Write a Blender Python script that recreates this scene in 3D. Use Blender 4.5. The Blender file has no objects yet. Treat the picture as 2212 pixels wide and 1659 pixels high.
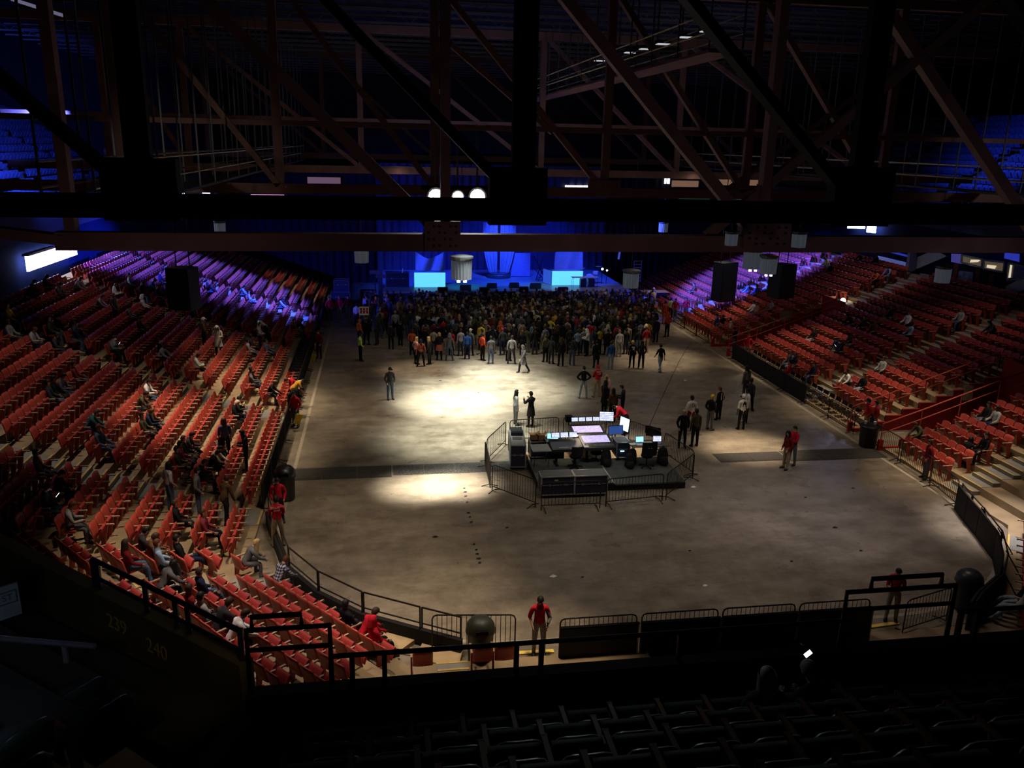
import bpy, bmesh, math, random
from mathutils import Vector, Matrix, Euler
random.seed(7)
R=math.radians
scene=bpy.context.scene
COL=scene.collection
# ---------------------------------------------------------------- camera calibration (2212 x 1659 frame)
F=1800.;CX,CY=1106.,829.5;H=13.
RX=(0.98833944,-0.02146242,0.15074648)
FW=(-0.15073413,-0.27801489,0.94867641)
UP=(0.02154888,-0.96033696,-0.27800821)
def ray(px,py):
    c=(px-CX,py-CY,F)
    return tuple(sum(a*b for a,b in zip(c,v)) for v in (RX,FW,UP))
def G(px,py,z=0.):
    r=ray(px,py);t=(z-H)/r[2];return Vector((r[0]*t,r[1]*t,z))
def GY(px,py,Y):
    r=ray(px,py);t=Y/r[1];return Vector((r[0]*t,Y,H+r[2]*t))
def GX(px,py,X):
    r=ray(px,py);t=X/r[0];return Vector((X,r[1]*t,H+r[2]*t))
def PX(p):
    x,y,z=p[0],p[1],p[2]-H
    c=[x*RX[i]+y*FW[i]+z*UP[i] for i in range(3)]
    if c[2]<.1: return (-9999,-9999)
    return (CX+F*c[0]/c[2],CY+F*c[1]/c[2])
def DEPTH(p): return p[0]*RX[2]+p[1]*FW[2]+(p[2]-H)*UP[2]
cam=bpy.data.cameras.new('camera'); co=bpy.data.objects.new('camera',cam); COL.objects.link(co)
cam.sensor_width=36; cam.lens=F/2212*36; cam.clip_end=400; cam.clip_start=.05
right=Vector((RX[0],FW[0],UP[0]));down=Vector((RX[1],FW[1],UP[1]));fwd=Vector((RX[2],FW[2],UP[2]))
M=Matrix((right,-down,-fwd)).transposed().to_4x4(); M.translation=(0,0,H); co.matrix_world=M
scene.camera=co
scene.view_settings.view_transform='Standard'; scene.view_settings.look='None'
# ---------------------------------------------------------------- materials
MATS={}
def mat(name,col,rough=.7,metal=0.,emit=None,es=0.,var=.12,scale=8.,spec=.3):
    if name in MATS: return MATS[name]
    m=bpy.data.materials.new(name); m.use_nodes=True; nt=m.node_tree; b=nt.nodes['Principled BSDF']
    b.inputs['Roughness'].default_value=rough; b.inputs['Metallic'].default_value=metal
    b.inputs['Specular IOR Level'].default_value=spec
    tc=nt.nodes.new('ShaderNodeTexCoord'); nz=nt.nodes.new('ShaderNodeTexNoise'); nz.inputs['Scale'].default_value=scale; nz.inputs['Detail'].default_value=2
    rp=nt.nodes.new('ShaderNodeValToRGB')
    c=col
    rp.color_ramp.elements[0].position=.3; rp.color_ramp.elements[1].position=.7
    rp.color_ramp.elements[0].color=(c[0]*(1-var),c[1]*(1-var),c[2]*(1-var),1); rp.color_ramp.elements[1].color=(min(1,c[0]*(1+var)),min(1,c[1]*(1+var)),min(1,c[2]*(1+var)),1)
    nt.links.new(tc.outputs['Object'],nz.inputs['Vector']); nt.links.new(nz.outputs['Fac'],rp.inputs['Fac']); nt.links.new(rp.outputs['Color'],b.inputs['Base Color'])
    if emit:
        b.inputs['Emission Color'].default_value=(*emit,1); b.inputs['Emission Strength'].default_value=es
    MATS[name]=m; return m
def srgb(r,g,b):
    f=lambda v:(v/255/12.92 if v<=10 else ((v/255+.055)/1.055)**2.4)
    return (f(r),f(g),f(b))
red=mat('red_plastic',(.50,.075,.05),.38,spec=.5,var=.1,scale=3)
redc=mat('red_cushion',(.40,.045,.04),.75,scale=4)
tan=mat('tan_armrest',(.5,.33,.22),.5)
iron=mat('dark_iron',(.02,.018,.02),.5,.4)
blk=mat('black_paint',(.004,.004,.0045),.7,spec=.05)
blkfab=mat('black_fabric',(.008,.008,.01),.9)
rail=mat('black_rail',(.006,.006,.007),.5,spec=.15)
steel=mat('dull_steel',(.3,.3,.32),.4,.8)
alu=mat('aluminium_edge',(.5,.5,.53),.35,.8)
conc=mat('terrace_concrete',(.30,.215,.13),.85,scale=1.2,var=.2)
grey=mat('aisle_grey',(.24,.23,.22),.9,scale=2.)
nos=mat('yellow_nosing',(.62,.42,.12),.7)
redwall=mat('red_painted_wall',(.36,.018,.02),.6,scale=1.)
redrail=mat('red_rail',(.5,.09,.06),.45)
brown=mat('brown_steel',(.135,.068,.066),.7,scale=1.5,var=.2)
bluewall=mat('navy_wall',(.005,.009,.036),.9,spec=.02,scale=.8)
whitep=mat('white_panel',(.55,.56,.58),.6)
paper=mat('paper',(.8,.8,.82),.8)
deckm=mat('deck_grey',(.07,.075,.07),.6,scale=2.5,var=.25)
case=mat('case_navy',(.02,.024,.05),.45,scale=4)
drape=mat('dark_drape',(.012,.013,.03),.9,scale=.6)
darkroof=mat('roof_deck',(.03,.035,.06),.8,scale=.7)
joist=mat('joist_steel',(.06,.06,.075),.6,scale=1.)
green=mat('dark_green_plastic',(.035,.06,.05),.38,spec=.5,scale=3)
rust=mat('rust_armrest',(.12,.045,.02),.6)
def emis(name,col,s): return mat(name,(.02,.02,.02),.5,emit=col,es=s)
# ---------------------------------------------------------------- mesh builder
class MB:
    def __init__(s): s.v=[];s.f=[];s.m=[]
    def add(s,vs,fs,mi=0):
        o=len(s.v); s.v+= [tuple(v) for v in vs]; s.f+=[tuple(i+o for i in f) for f in fs]; s.m+=[mi]*len(fs); return s
    def box(s,c,d,rot=None,mi=0):
        x,y,z=[a/2 for a in d]; P=[Vector(p) for p in ((-x,-y,-z),(x,-y,-z),(x,y,-z),(-x,y,-z),(-x,-y,z),(x,-y,z),(x,y,z),(-x,y,z))]
        if rot is not None:
            q=(Euler(rot).to_matrix() if not isinstance(rot,Matrix) else rot); P=[q@p for p in P]
        c=Vector(c); return s.add([p+c for p in P],[(0,3,2,1),(4,5,6,7),(0,1,5,4),(1,2,6,5),(2,3,7,6),(3,0,4,7)],mi)
    def bar(s,p,q,w,h,mi=0):
        p=Vector(p);q=Vector(q);d=(q-p);L=d.length
        if L<1e-6: return s
        d/=L; a=Vector((0,0,1)) if abs(d.z)<.95 else Vector((0,1,0)); x=d.cross(a).normalized(); y=x.cross(d)
        vs=[]
        for e in (p,q):
            for sx,sy in ((-1,-1),(1,-1),(1,1),(-1,1)): vs.append(e+x*sx*w/2+y*sy*h/2)
        return s.add(vs,[(0,1,2,3),(7,6,5,4),(0,4,5,1),(1,5,6,2),(2,6,7,3),(3,7,4,0)],mi)
    def tube(s,pts,r,n=6,mi=0,closed=False,rs=None):
        pts=[Vector(p) for p in pts]; k=len(pts); vs=[]
        prevx=None
        for i,p in enumerate(pts):
            if closed: d=pts[(i+1)%k]-pts[i-1]
            else: d=pts[min(i+1,k-1)]-pts[max(i-1,0)]
            d.normalize()
            if prevx is None:
                a=Vector((0,0,1)) if abs(d.z)<.9 else Vector((1,0,0)); x=d.cross(a).normalized()
            else:
                x=(prevx-d*prevx.dot(d)).normalized()
            prevx=x; y=d.cross(x)
            rr=r if rs is None else rs[i]
            for j in range(n): t=2*math.pi*j/n; vs.append(p+x*math.cos(t)*rr+y*math.sin(t)*rr)
        fs=[]
        for i in range(k if closed else k-1):
            for j in range(n):
                a=i*n+j;b=i*n+(j+1)%n;i2=(i+1)%k; fs.append((a,b,i2*n+(j+1)%n,i2*n+j))
        if not closed: fs.append(tuple(range(n-1,-1,-1))); fs.append(tuple((k-1)*n+j for j in range(n)))
        return s.add(vs,fs,mi)
    def lathe(s,prof,n=12,c=(0,0,0),mi=0,axis=None):
        vs=[];c=Vector(c)
        for r,z in prof:
            for j in range(n):
                t=2*math.pi*j/n; p=Vector((r*math.cos(t),r*math.sin(t),z)); 
                if axis is not None: p=axis@p
                vs.append(p+c)
        fs=[]
        for i in range(len(prof)-1):
            for j in range(n): fs.append((i*n+j,i*n+(j+1)%n,(i+1)*n+(j+1)%n,(i+1)*n+j))
        fs.append(tuple(range(n-1,-1,-1))); fs.append(tuple((len(prof)-1)*n+j for j in range(n)))
        return s.add(vs,fs,mi)
    def prism(s,poly,z0,z1,mi=0):
        n=len(poly); vs=[(p[0],p[1],z0) for p in poly]+[(p[0],p[1],z1) for p in poly]
        fs=[tuple(range(n-1,-1,-1)),tuple(range(n,2*n))]+[(i,(i+1)%n,n+(i+1)%n,n+i) for i in range(n)]
        return s.add(vs,fs,mi)
    def quad(s,a,b,c,d,mi=0): return s.add([a,b,c,d],[(0,1,2,3)],mi)
    def grid(s,fn,nu,nv,mi=0):
        vs=[fn(i/nu,j/nv) for i in range(nu+1) for j in range(nv+1)]
        fs=[(i*(nv+1)+j,(i+1)*(nv+1)+j,(i+1)*(nv+1)+j+1,i*(nv+1)+j+1) for i in range(nu) for j in range(nv)]
        return s.add(vs,fs,mi)
    def mesh(s,name,mats,smooth=False):
        me=bpy.data.meshes.new(name); me.from_pydata(s.v,[],s.f)
        if not isinstance(mats,(list,tuple)): mats=[mats]
        for m in mats: me.materials.append(m)
        if len(mats)>1: me.polygons.foreach_set('material_index',s.m)
        if smooth: me.polygons.foreach_set('use_smooth',[True]*len(s.f))
        me.update(); return me
    def build(s,name,mats,parent=None,smooth=False,loc=None):
        o=bpy.data.objects.new(name,s.mesh(name,mats,smooth)); COL.objects.link(o)
        if parent is not None: o.parent=parent
        if loc is not None: o.location=loc
        return o
LABELS={}
def tag(o,label,cat,group=None,kind=None):
    if not group:
        if label in LABELS: print('DUP LABEL',label)
    LABELS[label]=1
    n=len(label.split())
    if n<4 or n>16: print('LABEL LEN',n,label)
    o['label']=label;o['category']=cat
    if group:o['group']=group
    if kind:o['kind']=kind
    return o
def tagu(o,label,cat,group): # unique label that also belongs to a group
    if label in LABELS: print('DUP LABEL',label)
    return tag(o,label,cat,group)
def empty(name,loc=(0,0,0),rz=0.):
    o=bpy.data.objects.new(name,None); COL.objects.link(o); o.location=loc; o.rotation_euler=(0,0,rz); o.empty_display_size=.1; return o
def thing(name,label,cat,loc=(0,0,0),rz=0.,group=None):
    return tag(empty(name,loc,rz),label,cat,group) if not group else tagu(empty(name,loc,rz),label,cat,group)
def struct(name,mb,m,smooth=False):
    o=mb.build(name,m,smooth=smooth); o['kind']='structure'; return o
CH={}
def kids(o):
    return list(o.children)
def dup(o,loc,rz,label=None,group=None,override=None):
    c=o.copy(); COL.objects.link(c); c.location=loc; c.rotation_euler=(0,0,rz)
    if label:
        if label in LABELS and not group: print('DUP LABEL',label)
        LABELS[label]=1; c['label']=label
    if group: c['group']=group
    for k in PROTO_KIDS.get(o.name,[]):
        d=k.copy(); COL.objects.link(d); d.parent=c
        for kk in PROTO_KIDS.get(k.name,[]):
            e=kk.copy(); COL.objects.link(e); e.parent=d
    return c
PROTO_KIDS={}
def regproto(o,kidlist):
    PROTO_KIDS[o.name]=kidlist
ORD=['','first','second','third','fourth','fifth','sixth','seventh','eighth','ninth','tenth','eleventh','twelfth','thirteenth','fourteenth','fifteenth','sixteenth','seventeenth','eighteenth','nineteenth','twentieth']
def ordw(n):
    if n<=20: return ORD[n]
    t={2:'twenty',3:'thirty',4:'forty',5:'fifty'}
    if n%10==0: return {20:'twentieth',30:'thirtieth',40:'fortieth',50:'fiftieth'}[n]
    return t[n//10]+'-'+ORD[n%10]
# ---------------------------------------------------------------- floor, concourse bands, mats
def floor_material():
    m=bpy.data.materials.new('polished_concrete'); m.use_nodes=True; nt=m.node_tree; b=nt.nodes['Principled BSDF']; L=nt.links.new
    tc=nt.nodes.new('ShaderNodeTexCoord')
    def noise(s,d=4,r=.6,stretch=None):
        n=nt.nodes.new('ShaderNodeTexNoise'); n.inputs['Scale'].default_value=s; n.inputs['Detail'].default_value=d; n.inputs['Roughness'].default_value=r
        if stretch:
            mp=nt.nodes.new('ShaderNodeMapping'); mp.inputs['Scale'].default_value=stretch; L(tc.outputs['Object'],mp.inputs['Vector']); L(mp.outputs['Vector'],n.inputs['Vector'])
        else: L(tc.outputs['Object'],n.inputs['Vector'])
        return n
    def ramp(n,a,ca,b_,cb):
        r=nt.nodes.new('ShaderNodeValToRGB'); r.color_ramp.elements[0].position=a; r.color_ramp.elements[1].position=b_; r.color_ramp.elements[0].color=(*ca,1); r.color_ramp.elements[1].color=(*cb,1); L(n.outputs['Fac'],r.inputs['Fac']); return r
    def mix(t,f,a,c):
        x=nt.nodes.new('ShaderNodeMix'); x.data_type='RGBA'; x.blend_type=t; x.inputs['Factor'].default_value=f; L(a,x.inputs['A']); L(c,x.inputs['B']); return x.outputs['Result']
    big=ramp(noise(.12,3),.3,(.20,.165,.13),.7,(.33,.285,.23))
    mid=ramp(noise(.8,8,.75,(.8,1.6,1)),.36,(.60,.59,.56),.60,(1.12,1.10,1.06))
    swirl=ramp(noise(2.2,8,.75,(1,.6,1)),.4,(.8,.79,.76),.6,(1.05,1.05,1.05))
    spots=ramp(noise(1.1,6,.7),.24,(.5,.44,.38),.30,(1,1,1))
    c=mix('MULTIPLY',1,big.outputs['Color'],mid.outputs['Color']); c=mix('MULTIPLY',.8,c,swirl.outputs['Color']); c=mix('MULTIPLY',.7,c,spots.outputs['Color'])
    L(c,b.inputs['Base Color'])
    rr=ramp(noise(.7,4),.3,(.22,)*3,.7,(.42,)*3); L(rr.outputs['Color'],b.inputs['Roughness']); b.inputs['Specular IOR Level'].default_value=.45
    bp=nt.nodes.new('ShaderNodeBump'); bp.inputs['Strength'].default_value=.06; bp.inputs['Distance'].default_value=.02; L(noise(3,3).outputs['Fac'],bp.inputs['Height']); L(bp.outputs['Normal'],b.inputs['Normal'])
    return m
FLOORM=floor_material()
struct('floor',MB().quad((-45,-12,0),(62,-12,0),(62,90,0),(-45,90,0)),FLOORM)
XL,XR,YN=-3.65,21.5,19.55   # seams of the rink-shaped floor
RC=7.2
def rink(off,n=10,y1=76.):
    """outline of the near end of the floor, offset outwards by off: right side up front -> left side"""
    xl,xr,yn,rc=XL-off,XR+off,YN-off,RC+off
    pts=[(xr,y1)]
    for i in range(n+1):
        a=-math.pi/2*i/n; pts.append((xr-rc+rc*math.cos(a),yn+rc+rc*math.sin(a)))
    for i in range(n+1):
        a=-math.pi/2-math.pi/2*i/n; pts.append((xl+rc+rc*math.cos(a),yn+rc+rc*math.sin(a)))
    pts.append((xl,y1)); return pts
# lighter seam strip running round the floor
mb=MB(); a=rink(0);b=rink(.14)
for i in range(len(a)-1): mb.quad((*a[i],.004),(*b[i],.004),(*b[i+1],.004),(*a[i+1],.004))
seam=mat('seam_strip',(.34,.29,.22),.7,scale=5); struct('trim_1',mb,seam)
mb=MB(); a=rink(.95);b=rink(1.0)
for i in range(len(a)-1): mb.quad((*a[i],.004),(*b[i],.004),(*b[i+1],.004),(*a[i+1],.004))
struct('trim_2',mb,mat('dark_joint',(.03,.025,.02),.8))
# ---- cable mat strip across the floor
matm=mat('grey_rubber_mat',(.06,.055,.047),.75,scale=6,var=.25); gratem=mat('steel_grate',(.09,.085,.08),.4,.3,scale=14,var=.8)
def strip(name,x0,x1,y0,y1,h,m,label):
    mb=MB(); n=max(1,int((x1-x0)/1.2))
    for i in range(n):
        u0=x0+(x1-x0)*i/n; u1=x0+(x1-x0)*(i+1)/n-.015
        mb.box(((u0+u1)/2,(y0+y1)/2,h/2),(u1-u0,y1-y0,h))
        mb.box(((u0+u1)/2,y0-.05,h/4),(u1-u0,.1,h/2)); mb.box(((u0+u1)/2,y1+.05,h/4),(u1-u0,.1,h/2))
    return tag(mb.build(name,m),label,'floor mat')
strip('cable_mat',-3.95,.2,31.55,32.6,.02,matm,'dark rubber cable mat on the floor at the left end of the strip')
strip('floor_grate',.25,6.6,31.7,32.6,.018,gratem,'brightly lit patterned steel grate strip left of the mixing area')
strip('floor_grate',14.2,17.3,31.75,32.6,.018,mat('dark_grate',(.045,.04,.037),.5,scale=20,var=.5),'dark grate strip right of the mixing area fence')
strip('cable_mat',17.35,21.9,31.6,32.65,.02,matm,'grey rubber cable mat ending by the black trash barrel')
mb=MB(); mb.box((18.8,0,.0025),(.012,0.001,.005))
# thin cable lying on the floor to the upper right
pts=[G(1492,740),G(1470,775),G(1448,820),G(1425,870),G(1405,915),G(1398,935)]
tag(MB().tube([p+Vector((0,0,.012)) for p in pts],.012,5).build('floor_cable',blk),'thin black cable running along the floor from the mixing area','cable')
# floor marks: tape dashes in a dotted line down the middle, and small litter
mk=[(948,800),(949,812),(951,822),(1003,1055),(1005,1063),(1006,1072),(1009,1085),(1012,1108),(1015,1117),(1018,1128),(1024,1176),(1029,1188),(1031,1197),(1034,1207),(1036,1216)]
mm=mat('black_tape',(.012,.012,.012),.8)
for i,(x,y) in enumerate(mk):
    p=G(x,y); mb=MB(); w=random.uniform(.05,.1)
    mb.add([(p.x-w,p.y-.04,.003),(p.x+w*.3,p.y-.07,.003),(p.x+w,p.y+.02,.003),(p.x+w*.5,p.y+.08,.003),(p.x-w*.6,p.y+.06,.003)],[(0,1,2,3,4)])
    tagu(mb.build('tape_mark',mm),'black tape scrap on the floor, %s along the dotted line from the crowd'%ordw(i+1),'tape mark','tape scraps along the dotted line')
lit=[(1033,848,'by the bright pool'),(1480,822,'right of the staff in red cap'),(1498,1052,'in front of the fence'),(1843,1055,'on the right of the floor'),(1523,1265,'in front of the near barricades'),(1195,1245,'near the middle front'),(1258,1247,'beside the tape marks at the front'),(940,1160,'left of the dotted line'),(1740,1075,'below the pair in red'),(1490,1190,'low on the open floor'),(1710,1213,'before the right near gate'),(1860,1190,'on the right front floor'),(1804,1140,'under the right corner lights'),(1095,1140,'near the shadow of the fence')]
for i,(x,y,w) in enumerate(lit):
    p=G(x,y); mb=MB(); s=random.uniform(.06,.13)
    mb.add([(p.x-s,p.y-.03,.003),(p.x,p.y-s*.6,.004),(p.x+s,p.y,.003),(p.x+.02,p.y+s*.7,.02),(p.x-s*.5,p.y+s*.5,.003)],[(0,1,2,3),(0,3,4)])
    tagu(mb.build('litter',paper if i%3 in(1,2) and i<6 else mm),'small flat scrap of litter lying %s'%w,'litter','scraps on the floor')
# ---------------------------------------------------------------- terraces (left / right straight stands and corner)
TR=.84; RI=.30; NR=16
def zrow(k): return .1+RI*k
XLF=-5.0; XRF=22.75    # seat-back line of the front row, left and right
CN=Vector((-.77,-.64,0)).normalized(); CU=Vector((.64,-.77,0)).normalized(); CD=-11.67/ math.hypot(.77,.64)
def corner_pt(k,off=0.):   # bend point of row k (left near corner): x=XLF-TR*k and n.p=CD+TR*k
    x=XLF-TR*k-off; n=CD+TR*k+off; y=(n-CN.x*x)/CN.y; return Vector((x,y,0))
CR=Vector((.77,-.64,0)).normalized()
def bendn(k,off=0.):   # bend to the end section (parallel to X) ; row k at y=YE-TR*k
    y=18.05-TR*k-off; n=CD+TR*k+off; x=(n-CN.y*y)/CN.x; return Vector((x,y,0))
def ringpath(k,off):
    """tread edge polyline for row k, from stage end of the left stand round the near corner"""
    return [Vector((XLF-TR*k-off,75.,0)),corner_pt(k,off),bendn(k,off),Vector((11.,18.05-TR*k-off,0))]
def ringpath_r(k,off):
    x=XRF+TR*k+off; cx=2*8.875
    p=[Vector((cx-q.x,q.y,0)) for q in ringpath(k,off)]
    return p
VOM=[(32.45,35.0),(49.7,52.4)]
def terraces(name,rp,flip,holes=()):
    mb=MB()
    for k in range(NR+1):
        a=rp(k,-.58); b=rp(k,TR-.58); z=zrow(k); z0=zrow(k-1) if k else 0
        def split(p):
            q=[p[0]]
            for y0,y1 in reversed(holes): q+=[Vector((p[0].x,y1,0)),Vector((p[0].x,y0,0))]
            return q+p[1:]
        a=split(a); b=split(b)
        for i in range(len(a)-1):
            if k<=8 and i<2*len(holes) and i%2==1: continue
            q=[(a[i].x,a[i].y,z),(a[i+1].x,a[i+1].y,z),(b[i+1].x,b[i+1].y,z),(b[i].x,b[i].y,z)]
            r=[(a[i].x,a[i].y,z0),(a[i+1].x,a[i+1].y,z0),(a[i+1].x,a[i+1].y,z),(a[i].x,a[i].y,z)]
            if flip: q.reverse(); r.reverse()
            mb.quad(*q); mb.quad(*r)
    return struct(name,mb,conc)
terraces('floor_terrace_left',ringpath,False)
terraces('floor_terrace_right',ringpath_r,True,VOM)
# aisles: grey half steps with yellow nosings, running up the stands at constant Y
AL=[27.9,38.7,50.4,61.2]; AR=[40.4,51.05,61.2]
def aisle(side,y,wid,k0,k1,idx):
    mb=MB(); sx=-1 if side=='L' else 1; x0=XLF if side=='L' else XRF
    for k in range(k0,k1):
        z=zrow(k)
        xa=x0+sx*(TR*k-.58)
        mb.box((xa+sx*TR/2,y,z+.004),(TR,wid,.016),mi=0)              # grey tread
        mb.box((xa+sx*(TR-.17),y,z+RI/4+.004),(.34,wid,RI/2),mi=0)     # half step
        mb.box((xa+sx*.035,y,z+.016),(.07,wid,.012),mi=1)
        mb.box((xa+sx*(TR-.34+.035),y,z+RI/2+.012),(.07,wid,.012),mi=1)
    struct('trim_%d'%idx,mb,[grey,nos])
for i,y in enumerate(AL): aisle('L',y,1.15,0,NR+1,3+i)
for i,y in enumerate(AR): aisle('R',y,1.2,0 if i!=1 else 9,NR+1,7+i)
aisle('R',28.0-.3,1.2,0,NR+1,10)
# corner aisles (perpendicular to the turned rows)
def corner_aisle(t,wid,k0,k1,idx,right=False):
    mb=MB()
    Rm=Matrix((CU,CN,Vector((0,0,1)))).transposed()
    base=corner_pt(0)
    for k in range(k0,k1):
        z=zrow(k)
        p=base+CU*t+CN*(TR*k-.58)
        def bx(dn,sz,zz,mi):
            c=p+CN*dn; c.z=zz; mb.box(c,sz,rot=Rm,mi=mi)
        bx(TR/2,(wid,TR,.016),z+.004,0); bx(TR-.17,(wid,.34,RI/2),z+RI/4+.004,0)
        bx(.035,(wid,.07,.012),z+.016,1); bx(TR-.34+.035,(wid,.07,.012),z+RI/2+.012,1)
    if right:
        mb.v=[(2*8.875-v[0],v[1],v[2]) for v in mb.v]; mb.f=[tuple(reversed(f)) for f in mb.f]
    struct('trim_%d'%idx,mb,[grey,nos])
corner_aisle(1.75,1.1,0,12,11); 
mb=MB()
for k in range(0,8):
    z=zrow(k); y=18.05-TR*k+.58
    mb.box((1.55,y-TR/2,z+.004),(.8,TR,.016),mi=0); mb.box((1.55,y-TR+.17,z+RI/4+.004),(.8,.34,RI/2),mi=0)
    mb.box((1.55,y-.035,z+.016),(.8,.07,.012),mi=1); mb.box((1.55,y-TR+.34-.035,z+RI/2+.012),(.8,.07,.012),mi=1)
struct('trim_12',mb,[grey,nos])
corner_aisle(1.75,1.3,0,9,13,True)
# ---------------------------------------------------------------- red vomitory walls in the right stand
def vom(y0,y1,n,kmax,names):
    for j,(y,nm) in enumerate(((y0,'near'),(y1,'far'))):
        mb=MB(); pts=[]
        x0=XRF-.6
        for k in range(kmax+1):
            x=XRF+TR*k-.58
            pts.append((x,zrow(k)+.25)); pts.append((x+TR,zrow(k)+.25))
        for k in range(kmax+1):
            xa=XRF+TR*k-.58
            mb.box((xa+TR/2,y,(zrow(k)+.06)/2),(TR,.14,zrow(k)+.06))
        mb.box((x0-.1,y,.25),(.2,.14,.5))
        struct('wall_%s'%names[j],mb,redwall)
        # rails
        t=thing('sloping_handrail','%s sloping red handrail on the %s red passage wall of the right stand'%('single' if j==0 else 'double',names[j].replace('_',' ')),'handrail',(0,0,0))
        def topz(x): return .3+(x-(XRF-.58))/TR*RI if x>XRF-.58 else .3
        xs=[x0-.1+i*(TR*(kmax)+.6)/4 for i in range(5)]
        MB().tube([(x,y,topz(x)+.95) for x in xs],.03).build('top_rail',redrail,t)
        MB().tube([(x,y,topz(x)+.5) for x in xs],.022).build('middle_rail',redrail,t)
        for x in xs: MB().tube([(x,y,topz(x)-.05),(x,y,topz(x)+.95)],.022).build('post',redrail,t)
    # end wall of the passage
    mb=MB(); xe=XRF-.58+TR*(kmax+1)
    mb.box((xe,(y0+y1)/2,zrow(kmax+1)/2+.35),(.14,y1-y0,zrow(kmax+1)+.7))
    struct('wall_%s_end'%names[1],mb,redwall)
vom(VOM[0][0],VOM[0][1],0,8,('near_passage_front','near_passage_back'))
vom(VOM[1][0],VOM[1][1],1,8,('far_passage_front','far_passage_back'))
# signs on the red walls
def notice(px,py,Y,w,h,label,m=paper):
    p=GY(px,py,Y); t=tag(MB().box((0,0,0),(w,.012,h)).build('paper_notice',m,loc=p),label,'notice'); return t
notice(2052,849,VOM[0][1]-.09,.33,.3,'small white paper notice on the dark red passage wall')
notice(2092,849,VOM[0][1]-.09,.5,.75,'large white paper notice on the dark red passage wall')
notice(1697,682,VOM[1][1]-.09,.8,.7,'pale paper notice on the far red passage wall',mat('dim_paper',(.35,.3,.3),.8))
# ---------------------------------------------------------------- outer walls, upper tiers, roof
XWL,XWR=-19.6,36.6
struct('wall_left',MB().box((XWL-.15,42,5.6),(.3,84,4.2)),bluewall)
struct('wall_right',MB().box((XWR+.15,42,6.3),(.3,84,4.0)),bluewall)
struct('wall_far',MB().box((8.5,84.2,12),(120,.4,24)),mat('far_wall_dark',(.01,.011,.02),.9,scale=.3))
struct('wall_near',MB().box((8.5,-12.2,12),(120,.4,24)),mat('near_wall_dark',(.01,.01,.011),.9))
struct('wall_side_left',MB().box((-44,36,13),(.4,98,26)),bluewall)
struct('wall_side_right',MB().box((61,36,13),(.4,98,26)),bluewall)
# fascia + underside of the upper tiers
struct('trim_14',MB().box((-19.4,40,8.1),(.35,84,1.5)),mat('fascia_navy',(.02,.024,.05),.6,scale=1.))
struct('trim_15',MB().box((36.5,40,8.9),(.35,84,1.5)),MATS['fascia_navy'])
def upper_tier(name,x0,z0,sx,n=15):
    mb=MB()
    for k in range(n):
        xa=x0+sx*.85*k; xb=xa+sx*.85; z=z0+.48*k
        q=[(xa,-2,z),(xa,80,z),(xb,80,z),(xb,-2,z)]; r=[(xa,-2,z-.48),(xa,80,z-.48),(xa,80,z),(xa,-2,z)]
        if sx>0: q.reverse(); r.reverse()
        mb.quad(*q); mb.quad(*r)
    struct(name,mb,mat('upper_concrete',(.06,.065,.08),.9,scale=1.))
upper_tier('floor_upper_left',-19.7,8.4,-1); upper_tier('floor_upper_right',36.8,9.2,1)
# roof
struct('ceiling',MB().quad((-45,90,22.5),(62,90,22.5),(62,-12,22.5),(-45,-12,22.5)),darkroof)
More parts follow.
